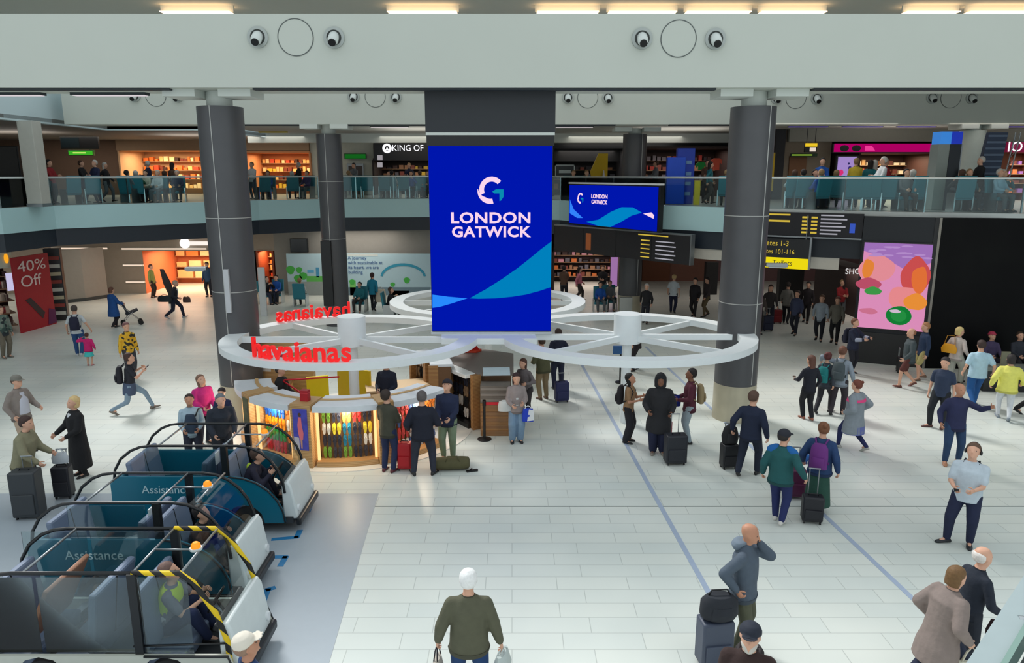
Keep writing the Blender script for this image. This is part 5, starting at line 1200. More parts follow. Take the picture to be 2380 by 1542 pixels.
# ---- added lights without fixtures, filling the covered floors
for x, y in ((-24, 36), (-16, 39), (-4, 36), (8, 36), (17, 33), (25, 33)): fill_light((x, y, 7.3), 4, 46, (1, .93, .86), (math.pi, 0, 0), sy=2)  # added uplights that brighten the upper ceilings from below
for x in (-24, -14, -4, 6): fill_light((x, 41, 8.15), 6, 90, (1, .93, .84), sy=3)
for x in (12, 20): fill_light((x, 31, 8.15), 6, 70, (1, .9, .84), sy=4)
for x in (-26, -18, -8): fill_light((x, 34.5 if x < -10 else 37, 3.38), 4, 90, (1, .9, .8), sy=2)
for x in (4, 12, 18): fill_light((x, 37, 3.38), 4, 45, (1, .88, .8), sy=4)
fill_light((14, 29, 3.38), 3, 35, (1, .93, .88), sy=3)

# ---- bench seats on the upper floor
SEATT = mat((40, 122, 138), .55)
def mkseat(label, pos, rz):
    t = thing('lounge_chair', label, 'seat', pos, rz)
    MB().bb(-.29, .29, .0, .5, .36, .48).build('seat_cushion', SEATT, t, bevel=.03)
    MB().box((0, -.04, .78), (.58, .09, .72), M=Matrix.Rotation(R(8), 3, 'X')).build('backrest', SEATT, t, bevel=.03)
    for q in (-1, 1): MB().bb(q*.3-.02, q*.3+.02, 0, .45, .0, .6).build('arm_frame', CHROME, t)
    return t
def inpos(u, dd, z=5.0):   # a spot behind the rail, dd metres in
    e = edge_at(u); i = min(range(len(EDGE_PX)), key=lambda k: abs(EDGE_PX[k][0]-u)); a, b = EDGE[max(1, i)], EDGE[min(len(EDGE)-2, i+2)]; d = (b-a); d.z = 0; d.normalize()
    n = Vector((-d.y, d.x, 0)); p = e+n*dd; return Vector((p.x, p.y, z)), math.atan2(d.y, d.x)
# ================================================================ THE PEOPLE IN THE PHOTOGRAPH
def gp(u, v): return atZ(u, v, 0)
def hp_(u, v, h): p = atZ(u, v, h); return Vector((p.x, p.y, 0))
# --- foreground
i = person('person', 'person with white hair in an olive jacket and jeans carrying two bags', hp_(1088, 1332, 1.76), 2, 1.76, 1.22, top=(88, 88, 70), bottom=(24, 62, 112), hair=(250, 249, 246), bulk=.03, hands=[(-.36, .02, .88), (.36, .02, .85)], feet=[(-.13, .12, 0), (.13, -.1, .02)])
carrybag('striped cream carrier bag in the left hand of the person in the olive jacket', gripw(i, 0), (190, 182, 170), .26, .36, .12, R(80), .16, 'bag', (40, 36, 44), 'carrier_bag')
carrybag('pale grey carrier bag in the right hand of the person in the olive jacket', gripw(i, 1), (188, 198, 196), .32, .3, .16, R(70), .06, 'bag', None, 'carrier_bag')
i = person('person', 'bald person in a grey blue hooded jacket phoning beside a suitcase', hp_(1738, 1224, 1.78), 100, 1.78, 1.1, 'tan', top=(78, 90, 104), bottom=(82, 84, 66), style='none', hands=[(-.13, .13, 1.50, -.5, .1, -1), (.30, -.02, 1.0, .5, -1, 0)], bulk=.03, turn=-8, nod=6, collar=1)
MBh = MB(); MBh.ell([(0, -.10, .50, .10, .06), (0, -.10, .56, .13, .09), (0, -.06, .61, .12, .10), (0, -.05, .63, .08, .07)], 14, i['T']); o = bpy.data.objects.new('hood', bake(MBh, .014)); COL.objects.link(o); o.data.materials.append(mat((110, 124, 138), .85)); o.parent = i['root']
q = gripw(i, 0)+Vector((0, -.01, .02)); t = thing('phone', 'dark phone held to the ear of the bald person in the hooded jacket', 'phone', q, -R(100)); MB().box((0, 0, 0), (.012, .07, .15), M=Matrix.Rotation(R(10), 3, 'X')).build('case', BLACK, t, bevel=.003); MB().box((.007, 0, 0), (.002, .06, .13), M=Matrix.Rotation(R(10), 3, 'X')).build('screen', mat((60, 66, 76), .1), t)
sp_ = gripw(i, 1); cpos = Vector((hp_(1690, 1420, 1.0).x-.02, i['pos'].y-.30, 0))
suitcase('dark blue grey hard suitcase in the foreground under a black holdall', cpos, R(8), .66, .42, .28, (66, 74, 92), .0)
t = thing('holdall', 'black soft holdall resting on the foreground suitcase', 'bag', cpos+Vector((.03, 0, .69)), R(4)); M = mat((34, 38, 46), .8, var=.25, bump=.3)
MB().ell([(0, 0, 0, .22, .14), (0, 0, .06, .25, .17), (0, 0, .22, .24, .165), (0, 0, .30, .17, .10)], 18).build('bag', M, t, 2); MB().tube([(-.15, 0, .28), (-.1, .02, .36), (.1, .02, .36), (.15, 0, .28)], .012, 6).build('handle', BLACK, t, True); MB().ell([(0, -.14, .04, .13, .04), (0, -.16, .12, .14, .045), (0, -.14, .2, .12, .03)], 12).build('front_pocket', M, t, 2)
i = person('person', 'bearded person in a navy cap and dark brown jacket at the bottom edge', hp_(1745, 1460, 1.76), 182, 1.76, 1.2, top=(52, 34, 32), bottom=(50, 50, 56), style='cap', hatc=(34, 40, 54), hair=(170, 164, 158), extra=('beard',), bulk=.04, nod=-8)
backpack(i, 'dark backpack on the person in the navy cap and brown jacket', (50, 44, 46))
i = person('person', 'bald person in a dark navy suit jacket carrying a briefcase, lower right', hp_(2272, 1272, 1.70), 50, 1.70, 1.05, top=(28, 36, 50), bottom=(30, 36, 48), style='thin', hair=(220, 214, 208), feet=STR(.25), hands=[(-.28, .18, .9), (.26, .28, .92)], lean=8, nod=-8)
carrybag('dark brown briefcase carried by the bald person in the navy suit jacket', gripw(i, 1), (58, 40, 44), .42, .30, .12, R(-30), .05, 'bag', (30, 24, 28), 'briefcase')
i = person('person', 'person with short brown hair in a loose taupe coat, lower right', hp_(2210, 1312, 1.70), 45, 1.70, 1.15, top=(136, 122, 116), bottom=(28, 38, 64), shoes=(60, 24, 40), style='bob', hair=(112, 82, 48), kind='coat', feet=STR2(.36), hands=[(-.3, .08, .88), (.30, .12, .86)], bulk=.055, lean=8)
carrybag('cream carrier bag with long handles held by the person in the taupe coat', gripw(i, 1), (206, 204, 186), .3, .26, .1, R(-20), .2, 'bag', (214, 208, 190), 'carrier_bag')
i = person('person', 'person in a pale polo shirt and headphones looking at a phone', gp(2232, 1266), 184, 1.80, 1.18, 'light', top=(188, 200, 210), bottom=(26, 34, 64), shoes=(30, 34, 40), kind='tshirt', hair=(90, 66, 50), hands=[(-.10, .34, 1.10), (.16, .32, 1.08)], feet=[(-.12, 0, 0), (.20, .08, 0, 50)], nod=-22, extra=('headphones',), bulk=.02)
phone(i, 1, 'dark phone in the hand of the person in the pale polo shirt'); backpack(i, 'black backpack worn by the person in the pale polo shirt', (24, 28, 40))
# --- green couple
i = person('person', 'person in a flat cap and dark green jacket with blue shoulders pulling a black case', gp(1806, 1214), 12, 1.74, 1.12, top=(26, 84, 86), bottom=(32, 42, 92), shoes=(210, 206, 200), style='cap', hatc=(34, 36, 46), hair=(40, 34, 32), hands=[(-.33, .04, .88), (.42, -.06, .98)], feet=[(-.06, .12, 0), (.10, -.1, .03)], bulk=.035, turn=25)
g = MB()
for q in (-1, 1): g.cap(i['T'] @ Vector((q*.11, -.012, .515)), i['T'] @ Vector((q*.20, -.02, .46)), .070, .078, 10)
g.build('shoulder_panel', mat((20, 96, 164), .8), i['root'], True)
suitcase('small black trolley case pulled by the person in the green jacket', gp(1885, 1214), R(-12), .52, .36, .24, (26, 26, 34), .48)
i = person('person', 'person with brown hair in a navy jacket and long green skirt wearing a purple backpack', gp(1896, 1188), 8, 1.72, 1.12, top=(34, 62, 104), bottom=(38, 78, 66), legs='longskirt', hair=(120, 76, 50), style='bun', hands=[(-.33, .1, .92), (.32, .0, .86)], feet=STR(.15), bulk=.03, turn=-20)
backpack(i, 'purple backpack worn by the person in the long green skirt', (106, 44, 122), 1.05)
suitcase('burgundy suitcase pulled ahead of the black trolley case', gp(1843, 1156), R(-8), .6, .40, .26, (84, 28, 66), .4)
t = thing('travel_pillow', 'blue and white cushion tied on the burgundy suitcase', 'cushion', gp(1858, 1150)+Vector((.05, .02, .64)), 0); MB().sph((0, 0, .1), (.16, .1, .11)).build('cushion', mat((36, 92, 160), .8), t, True); MB().sph((.08, -.09, .06), (.07, .04, .06)).build('white_patch', mat((210, 214, 220), .8), t, True)
# --- businessman
i = person('person', 'person in a dark navy suit pulling a black wheeled bag, seen from behind', gp(1738, 1105), 14, 1.82, 1.12, top=(24, 34, 58), bottom=(26, 34, 52), hair=(86, 62, 50), hands=[(-.36, -.04, .92), (.32, .02, .86)], feet=[(-.14, -.22, .05), (.14, .16, 0)], bulk=.022, turn=12)
suitcase('black wheeled case with a bag on top pulled by the person in the navy suit', gp(1692, 1088), R(8), .56, .34, .24, (26, 27, 32), .42)
t = thing('backpack', 'black rucksack sitting on top of the wheeled case of the suited person', 'backpack', gp(1692, 1088)+Vector((0, .0, .58)), R(8)); MB().ell([(0, 0, 0, .17, .11), (0, 0, .15, .19, .13), (0, 0, .33, .14, .10), (0, 0, .40, .06, .05)], 16).build('bag', mat((22, 22, 26), .8), t, 2); MB().ell([(0, -.1, .04, .11, .05), (0, -.12, .14, .12, .05), (0, -.1, .24, .1, .04)], 12).build('front_pocket', mat((28, 28, 32), .8), t, 2)
# --- trio by the blue line
i = person('person', 'person with long black hair in a tan top and black trousers photographing a card', gp(1458, 1028), 105, 1.66, .92, 'tan', top=(150, 116, 84), bottom=(30, 30, 38), hair=(22, 20, 22), style='long', hands=[(-.1, .34, 1.22), (.12, .30, 1.16)], nod=-25, lean=4, kind='tshirt', legs='wide')
backpack(i, 'black backpack worn by the person with long black hair', (32, 28, 34)); phone(i, 0, 'phone held by the person with long black hair')
i = person('person', 'tall person in a long black hooded coat standing in the group of three', gp(1528, 1055), 176, 1.84, 1.15, 'brown', top=(34, 34, 38), bottom=(26, 32, 62), hair=(20, 18, 20), style='hood', kind='coat', hands=[(-.24, .2, 1.0), (.24, .22, 1.02)], legs='wide', shoes=(140, 130, 120), bulk=.045)
i = person('person', 'young person in a burgundy jacket and pale grey trousers with a tan rucksack', gp(1598, 1030), 262, 1.78, .98, 'brown', top=(84, 30, 48), bottom=(150, 164, 172), hair=(30, 24, 24), style='curly' if False else 'short', hands=[(-.16, .28, 1.08), (.18, .26, 1.04)], nod=-12, bulk=.01)
backpack(i, 'tan rucksack on the back of the young person in the burgundy jacket', (150, 130, 96), .95)
carrybag('shiny blue and navy bag held by the young person in the burgundy jacket', WP(i, (.14, .36, 1.12)), (28, 44, 140), .36, .26, .16, R(0), .02, 'bag', (20, 24, 60), 'holdall')
suitcase('large black suitcase in front of the group of three', gp(1568, 1078), R(4), .68, .46, .30, (30, 33, 42), .42)
suitcase('red suitcase behind the large black suitcase of the group of three', gp(1556, 1040)+Vector((-.1, .1, 0)), R(10), .62, .28, .22, (150, 22, 40), .3)
# --- group near the right column
i = person('person', 'person with long brown hair in a black top and black trousers holding a cup', gp(1874, 976), 330, 1.68, .98, top=(24, 26, 38), bottom=(26, 26, 32), shoes=(150, 90, 70), hair=(96, 62, 50), style='long', hands=[(-.26, .28, 1.06), (.26, .1, .9)], feet=[(-.05, .12, 0), (.09, -.08, .02)], turn=-20)
t = thing('paper_cup', 'small white cup in the hand of the person in the black top', 'cup', gripw(i, 0)+Vector((0, 0, -.03))); MB().cyl((0, 0, 0), (0, 0, .1), .03, .038, n=16).build('cup', mat((226, 222, 214), .5), t, 2); MB().cyl((0, 0, .1), (0, 0, .112), .04, n=16).build('lid', mat((90, 70, 60), .5), t, 2)
i = person('person', 'person with dark red hair and dark trousers wearing a teal backpack', gp(1912, 960), 20, 1.66, .95, top=(60, 66, 76), bottom=(44, 44, 50), hair=(88, 40, 40), style='bun', feet=STR2(.28), hands=WALK)
backpack(i, 'teal backpack worn by the person with dark red hair', (22, 124, 124), .95)
i = person('person', 'person in a pale grey jacket with an arm around the teal backpack wearer', gp(1944, 964), 12, 1.82, 1.08, top=(140, 150, 162), bottom=(50, 44, 50), hair=(104, 66, 50), hands=[(-.52, .12, 1.32, -1, -.2, .3), (.3, .1, .9)], feet=[(-.1, -.18, .03), (.1, .16, 0)], turn=-10)
backpack(i, 'dark grey backpack worn by the person in the pale grey jacket', (70, 80, 84), 1.0)
i = person('person', 'person in a grey poncho with a pink stripe and blue hem walking left', gp(1978, 1046), 295, 1.68, 1.12, top=(134, 142, 150), bottom=(30, 38, 84), shoes=(170, 168, 160), hair=(112, 58, 44), style='bun', kind='coat', legs='slim', feet=STR(.3), hands=[(-.24, .12, .96), (.24, .0, .96)], bulk=.07)
g = MB(); g.ell([(0, -.005, .36, .27, .20), (0, -.005, .42, .25, .185)], 20, i['T']); g.build('pink_stripe', mat((226, 70, 130), .8), i['root'], 2); g = MB(); g.ell([(0, 0, -.43, .285, .25), (0, 0, -.24, .275, .235)], 20, i['T']); g.build('blue_hem', mat((100, 108, 168), .8), i['root'], 2)
i = person('person', 'person in a navy jacket with a backpack looking at a phone by the advert wall', gp(1976, 868), 120, 1.74, 1.05, top=(30, 36, 60), bottom=(30, 30, 40), hair=(110, 70, 50), hands=[(-.2, .42, 1.2), (.12, .40, 1.18)], nod=-10, bulk=.02)
g = MB()
for q in (0, 1): sh, el, wr = i['arms'][q]; g.cap(el+(wr-el)*.1, el+(wr-el)*.75, .068, .058, 10)
g.build('sleeve_stripe', mat((150, 156, 176), .8), i['root'], True); backpack(i, 'navy backpack on the person looking at a phone by the advert wall', (26, 28, 48))
phone(i, 0, 'phone held by the person in the navy jacket beside the advert wall')
i = person('person', 'person in a dark jacket and brown patterned shorts in front of the advert wall', gp(2105, 900), 250, 1.78, 1.1, top=(64, 74, 78), bottom=(88, 44, 40), legs='shorts', shoes=(110, 60, 50), style='thin', hair=(150, 100, 70), feet=STR(.24), hands=WALK, bulk=.02)
i = person('person', 'person in a navy jacket and khaki shorts beside the one in brown shorts', gp(2138, 884), 245, 1.78, 1.05, top=(36, 54, 84), bottom=(176, 164, 108), legs='shorts', shoes=(120, 90, 70), hair=(170, 120, 80), feet=STR(.12))
suitcase('black suitcase pulled by the person in brown patterned shorts', gp(2092, 866), R(70), .5, .34, .24, (30, 32, 34), .3)
i = person('person', 'blond person in white trousers carrying a yellow shoulder bag', gp(2214, 892), 30, 1.74, 1.08, top=(196, 184, 178), bottom=(176, 176, 164), hair=(214, 190, 130), style='bob', legs='wide', feet=STR2(.24), hands=[(-.22, .16, 1.0), (.3, .1, .92)], turn=30)
t = thing('shoulder_bag', 'yellow leather shoulder bag on the back of the blond person', 'bag', WP(i, (-.10, -.24, .98)), -R(30)-.3); MB().ell([(0, 0, 0, .2, .07), (0, 0, .12, .22, .09), (0, 0, .26, .15, .05)], 14).build('bag', mat((224, 156, 24), .5), t, 2); MB().tube([(-.15, 0, .22), (-.1, .06, .5), (.08, .12, .5), (.15, 0, .22)], .012, 6).build('strap', mat((190, 130, 30), .5), t, True)
i = person('person', 'person in a light blue shirt and blue jeans walking away, right side', gp(2262, 944), 340, 1.84, 1.14, top=(176, 208, 226), bottom=(28, 84, 146), shoes=(40, 44, 56), hair=(60, 44, 40), kind='tshirt', feet=STR2(.25), hands=[(-.33, .05, .88), (.33, -.05, .88)], bulk=.03)
i = person('person', 'person in a bright yellow top and white trousers walking away, right side', gp(2330, 976), 350, 1.72, 1.15, top=(228, 224, 110), bottom=(206, 210, 216), shoes=(130, 140, 150), hair=(40, 34, 34), style='bob', kind='coat' if False else 'jacket', legs='slim', feet=STR(.2), hands=[(-.36, .0, .92), (.34, .12, .98)], bulk=.05)
i = person('person', 'person in a navy polo shirt and black trousers standing, right side', gp(2178, 994), 190, 1.78, 1.08, 'light', top=(42, 54, 78), bottom=(26, 30, 36), shoes=(90, 54, 50), kind='tshirt', hair=(40, 34, 36), feet=[(-.1, .0, 0), (.16, .1, 0, 50)])
i = person('person', 'bald person in a dark blue jumper pointing with an outstretched arm', gp(2208, 1078), 165, 1.80, 1.05, 'tan', top=(40, 44, 80), bottom=(36, 62, 96), shoes=(170, 120, 90), style='none', hands=[(-.48, .40, 1.42, -.4, -.2, -1), (.30, .12, .92)], feet=[(-.18, -.12, 0, -20), (.12, .08, 0)], turn=-20, nod=-5, bulk=.015)
i = person('person', 'person in dark trousers cut off by the right edge of the picture', gp(2386, 962), 80, 1.72, 1, top=(34, 34, 40), bottom=(24, 24, 28), shoes=(20, 20, 24), feet=STR(.25), hands=WALK, hair=(40, 34, 32))
for u, v, c, c2, hc, lb in ((2307, 800, (70, 60, 92), (40, 36, 50), (176, 50, 80), 'seated person in purple with a pinkish red cap by the black wall'), (2372, 800, (46, 50, 60), (30, 30, 36), None, 'seated person in grey clothes by the black wall, cut off at right')):
    p = hp_(u, v-22, 1.3); i = person('person', lb, p, 185, 1.74, 1.1, top=c, bottom=c2, style='cap' if hc else 'short', hatc=hc or (0, 0, 0), seat=.46, feet=[(-.14, .44, 0), (.14, .46, 0)], hands=[(-.15, .36, .68), (.15, .36, .68)], nod=-15)
    t = thing('lounge_stool', 'dark seat under the %s' % lb.split(' by ')[0], 'seat', p, 0); MB().bb(-.3, .3, -.28, .28, .34, .44).build('seat_cushion', mat((40, 42, 46), .7), t, bevel=.03); MB().cyl((0, 0, 0), (0, 0, .34), .05, n=14).build('pedestal', STEEL, t, 2); MB().cyl((0, 0, 0), (0, 0, .02), .22, n=24).build('foot', STEEL, t, 2)
# --- middle: woman with the blue bag, group behind
i = person('person', 'person with long dark hair in a faded denim jacket carrying white and blue bags', gp(1200, 1028), 172, 1.66, .98, top=(150, 138, 136), bottom=(120, 146, 172), legs='wide', shoes=(26, 26, 30), hair=(56, 34, 34), style='long', hands=[(-.14, .26, 1.08), (.14, .28, 1.04)], bulk=.02)
g = MB(); g.ell([(0, .06, .06, .11, .085), (0, .07, .25, .10, .085), (0, .05, .44, .07, .06)], 14, i['T']); g.build('white_top', mat((206, 208, 208), .8), i['root'], 2)
carrybag('white shoulder bag of the person in the faded denim jacket', WP(i, (.30, .06, 1.12)), (206, 208, 206), .3, .24, .12, R(0), .02, 'bag', None, 'shoulder_bag'); t = carrybag('blue and white carrier bag swinging from the arm of the person in the denim jacket', WP(i, (-.26, .2, 1.0)), (20, 60, 190), .26, .32, .09, R(0), .06, 'bag', (230, 230, 236), 'carrier_bag')
MB().prism([(-.02, -.36), (.14, -.34), (.13, -.1), (.02, -.08)], .03, .052, Matrix.Rotation(R(90), 4, 'X')).build('white_panel', mat((226, 228, 232), .6), t)
i = person('person', 'person with curly brown hair and a grey patterned top leaning over the display unit', hp_(1224, 832, 1.62), 215, 1.62, 1.0, top=(112, 104, 106), bottom=(54, 50, 52), hair=(90, 58, 46), style='long', lean=16, hands=[(-.2, .3, 1.1), (.2, .32, 1.08)], nod=-12)
i = person('person', 'person in an olive jacket and khaki trousers behind the display unit', gp(1262, 928), 330, 1.74, 1.15, top=(88, 88, 62), bottom=(142, 122, 92), shoes=(100, 74, 60), hair=(70, 50, 40), bulk=.02, lean=8, hands=[(-.22, .26, 1.05), (.22, .26, 1.0)])
i = person('person', 'person in dark navy clothes pulling a navy suitcase near the ring front', gp(1296, 905), 350, 1.78, 1.05, top=(28, 34, 58), bottom=(28, 34, 60), hair=(60, 44, 40), hands=[(-.3, .0, .88), (.3, -.12, .92)])
suitcase('navy blue suitcase standing alone right of the khaki trousers', gp(1305, 934), R(10), .58, .38, .24, (30, 36, 86), .22)
# --- kiosk customers
i = person('person', 'customer in an olive jacket and jeans standing at the kiosk counter', gp(905, 1096), 28, 1.78, 1.0, top=(66, 66, 54), bottom=(30, 42, 78), hair=(52, 40, 34), hands=[(-.14, .34, 1.08), (.12, .33, 1.1)], nod=-14, turn=10, shoes=(90, 34, 44))
i = person('person', 'customer in a dark suit with his back to the camera at the kiosk', gp(985, 1104), 5, 1.80, 1.2, top=(24, 28, 44), bottom=(42, 46, 60), hair=(90, 84, 84), hands=[(-.30, .12, .94), (.28, .22, 1.0)], feet=[(-.2, 0, 0, -20), (.2, .02, 0, 25)], bulk=.03)
i = person('person', 'person in a navy jumper and green trousers looking down beside the suited customer', gp(1042, 1068), 190, 1.80, 1.1, top=(26, 36, 66), bottom=(118, 134, 108), hair=(70, 56, 50), style='cap', hatc=(36, 34, 44), hands=[(-.1, .3, 1.02), (.12, .3, 1.0)], nod=-28, bulk=.015, shoes=(120, 110, 90))
suitcase('bright red suitcase between the kiosk customers', gp(942, 1092), R(-4), .62, .30, .22, (176, 10, 26), .0)
t = thing('holdall', 'olive green duffel bag on the floor by the green trousers', 'bag', gp(1052, 1092), R(5)); M = mat((84, 80, 52), .85, var=.2, bump=.3)
MB().loft([[(x, r_*math.cos(a), .15+r_*.9*math.sin(a)) for a in [2*math.pi*k/14 for k in range(14)]] for x, r_ in ((-.40, .08), (-.37, .14), (-.1, .155), (.2, .155), (.34, .14), (.37, .08))]).build('bag', M, t, 2); MB().tube([(-.15, -.12, .22), (-.1, -.08, .33), (.1, -.08, .33), (.15, -.12, .22)], .012, 6).build('handle', M, t, True)
t = thing('sandals', 'dark sandals lying on the floor beside the olive duffel bag', 'shoes', gp(1084, 1098), R(20)); MB().prism([(0, -.04), (.24, -.05), (.26, 0), (.24, .04), (0, .04)], 0, .03).build('sole', BLACK, t); MB().tube([(.1, -.04, .02), (.12, 0, .07), (.1, .04, .02)], .012, 6).build('strap', BLACK, t, True)
i = person('person', 'staff member in black with a cap seated inside the kiosk', hp_(652, 872, 1.5), 120, 1.72, 1.05, top=(28, 28, 32), bottom=(30, 30, 34), style='cap', hatc=(60, 40, 40), hands=[(-.14, .3, 1.0), (.14, .3, 1.0)], nod=-10)
i = person('person', 'shop worker in dark navy standing inside the kiosk under the ring', hp_(897, 836, 1.78), 200, 1.78, 1.05, top=(22, 28, 46), bottom=(22, 26, 40), hair=(40, 30, 30), hands=[(-.14, .28, 1.05), (.14, .28, 1.05)], nod=-15)
# --- behind the far buggy
i = person('person', 'person in a bright pink jacket looking down beside the notice wall', hp_(462, 872, 1.68), 150, 1.68, 1.1, top=(186, 34, 118), bottom=(40, 44, 60), hair=(120, 90, 74), style='long', hands=[(-.14, .32, 1.0), (.14, .30, 1.0)], nod=-32, lean=10, bulk=.03)
i = person('person', 'person in a pale blue shirt with a dark rucksack on the chest behind the buggies', hp_(440, 926, 1.55), 185, 1.62, 1.12, 'tan', top=(168, 190, 204), bottom=(40, 44, 60), hair=(50, 36, 32), hands=[(-.16, .28, 1.0), (.16, .28, 1.0)], nod=-22, lean=6)
t = thing('backpack', 'dark rucksack on the chest of the person in the pale blue shirt', 'backpack', WP(i, i['T'] @ Vector((0, .2, .22))), -R(185)); MB().ell([(0, 0, -.2, .12, .06), (0, 0, 0, .15, .09), (0, 0, .2, .09, .05)], 14).build('bag', mat((44, 60, 80), .8), t, 2); MB().tube([(-.1, -.02, .16), (-.12, -.14, .3), (-.12, -.3, .25)], .016, 6).build('strap', BLACK, t, True); MB().tube([(.1, -.02, .16), (.12, -.14, .3), (.12, -.3, .25)], .016, 6).build('strap', BLACK, t, True)
i = person('person', 'person in a dark jacket bent over behind the farthest buggy', hp_(508, 935, 1.5), 170, 1.74, 1.25, top=(40, 46, 58), bottom=(30, 34, 44), hair=(110, 116, 122), style='short', lean=22, hands=[(-.2, .36, .9), (.2, .36, .9)], nod=-20, bulk=.03)
i = person('person', 'child in a navy jacket with a pink collar beside the pink jacket wearer', hp_(515, 905, 1.45), 200, 1.45, 1.0, top=(32, 40, 76), bottom=(30, 36, 60), hair=(36, 26, 28), hands=[(-.2, .3, 1.0), (.2, .3, 1.0)], child=True)
# --- left floor
i = person('person', 'person in a black shirt and pale jeans walking right while reading a phone', gp(308, 958), 92, 1.76, 1.0, 'light', top=(34, 36, 44), bottom=(130, 152, 170), shoes=(120, 110, 100), kind='tshirt', legs='slim', hair=(66, 44, 38), feet=[(-.09, .52, 0), (.09, -.46, .06)], hands=[(-.2, .34, 1.14), (.14, .36, 1.12)], lean=6, nod=-14)
g = MB(); g.ell([(0, 0, -.26, .20, .155), (0, 0, -.1, .205, .16), (0, 0, .06, .18, .14)], 16, i['T']); g.build('tied_jumper', mat((70, 84, 110), .85), i['root'], 2)
backpack(i, 'black rucksack on the person walking right in pale jeans', (28, 28, 38)); phone(i, 1, 'phone in the hand of the person walking right in pale jeans')
i = person('person', 'person in a yellow and black checked shirt behind the walking phone reader', gp(306, 878), 160, 1.72, 1.0, topmat=blotch([(222, 170, 30), (40, 36, 30), (214, 160, 24), (226, 180, 40)], 13), bottom=(60, 60, 66), hair=(120, 80, 80), style='short')
i = person('person', 'person in a white shirt and jeans with a navy backpack walking away, left floor', gp(186, 828), 12, 1.76, 1.05, top=(200, 206, 210), bottom=(42, 78, 128), shoes=(190, 192, 196), kind='tshirt', hair=(70, 60, 56), feet=STR(.12), hands=[(-.3, .05, .88), (.42, -.02, .92)])
backpack(i, 'navy backpack on the person in the white shirt, left floor', (30, 32, 56))
i = person('person', 'small child in a pink top and turquoise skirt holding the backpacker\'s hand', gp(210, 850), 20, 1.08, 1.15, top=(206, 30, 112), bottom=(70, 196, 196), legs='skirt', shoes=(200, 130, 130), hair=(80, 44, 36), style='pony', kind='jacket', hands=[(-.3, .1, 1.5, -1, 0, 0), (.3, .1, .9)], bulk=.02, child=True)
i = person('person', 'person in a bright blue coat pushing a pushchair, left floor', gp(268, 762), 60, 1.66, 1.1, top=(26, 76, 140), bottom=(34, 28, 34), hair=(100, 64, 50), style='bob', kind='coat', hands=[(-.2, .34, 1.02), (.2, .34, 1.02)], feet=STR(.12), bulk=.04)
q = WP(i, (0, .75, 0)); t = thing('pushchair', 'dark pushchair in front of the person in the blue coat', 'pushchair', q, -R(60))
MB().box((0, .05, .55), (.40, .5, .08), M=Matrix.Rotation(R(20), 3, 'X')).build('seat', mat((44, 46, 54), .8), t, bevel=.02); MB().box((0, -.2, .75), (.40, .08, .5), M=Matrix.Rotation(R(20), 3, 'X')).build('backrest', mat((44, 46, 54), .8), t, bevel=.02); MB().tube([(-.2, -.45, 1.0), (.2, -.45, 1.0)], .016, 8).build('handle', BLACK, t, True)
for sx in (-1, 1):
    MB().tube([(sx*.2, -.45, 1.0), (sx*.2, .3, .2)], .012, 6).build('frame_tube', STEEL, t, True); MB().tube([(sx*.2, .1, .6), (sx*.2, -.3, .15)], .012, 6).build('frame_tube', STEEL, t, True)
    for y in (-.3, .35): MB().cyl((sx*.21, y, .1), (sx*.24, y, .1), .1, n=18).build('wheel', BLACK, t, 2)
i = person('person', 'person in black with a white scarf striding with two dark bags, left rear', gp(408, 740), 100, 1.72, 1.05, top=(30, 32, 42), bottom=(28, 32, 52), shoes=(150, 160, 170), hair=(180, 160, 140), style='short', feet=[(-.09, .36, 0), (.09, -.36, .06)], hands=[(-.3, .05, .9), (.3, .25, .95)], lean=10)
g = MB(); g.ell([(0, .1, .05, .05, .04), (0, .12, .3, .05, .04), (0, .08, .5, .07, .06)], 10, i['T']); g.build('scarf', mat((214, 216, 222), .8), i['root'], 2)
carrybag('large black bag behind the striding person in black', WP(i, (.25, -.32, 1.12)), (28, 32, 38), .6, .26, .2, 0, .05, 'bag', None, 'holdall'); carrybag('brown bag in front of the striding person in black', WP(i, (-.2, .5, .95)), (84, 58, 52), .34, .24, .14, 0, .04, 'bag', None, 'handbag')
tag(MB().ell([(0, 0, 0, .12, .1), (.05, 0, .5, .16, .1), (-.1, 0, 1.0, .2, .1), (-.3, 0, 1.7, .1, .05)], 12).build('black_sculpture', mat((24, 24, 28), .7)), 'dark upright figure shaped display in front of the orange shop', 'display'); bpy.data.objects['black_sculpture'].location = gp(398, 706)
i = person('person', 'person in a lime green top in front of the orange shop', gp(357, 692), 120, 1.68, 1.0, top=(140, 150, 80), bottom=(44, 36, 34), hair=(90, 60, 50))
i = person('person', 'person in a blue jacket at the right side of the orange shop', gp(487, 690), 200, 1.76, 1.0, top=(42, 74, 106), bottom=(30, 32, 44), hair=(80, 60, 50))
i = person('person', 'person in a green checked shirt and khaki trousers at the left edge', gp(16, 832), 150, 1.78, 1.1, topmat=blotch([(50, 70, 66), (90, 110, 100), (30, 40, 44), (120, 130, 120)], 10), bottom=(110, 102, 88), hair=(110, 80, 66), shoes=(120, 110, 100))
i = person('person', 'person in a grey cap holding a pale coat over the arm, left edge', gp(62, 1052), 140, 1.78, 1.08, top=(134, 124, 118), bottom=(176, 154, 134), style='cap', hatc=(118, 116, 108), hair=(90, 70, 60), hands=[(-.24, .28, 1.02), (.26, .1, .92)], bulk=.02)
g = MB(); g.ell([(0, .11, .0, .13, .07), (0, .12, .3, .11, .07), (0, .06, .48, .07, .06)], 14, i['T']); g.build('shirt_front', mat((190, 192, 204), .8), i['root'], 2)
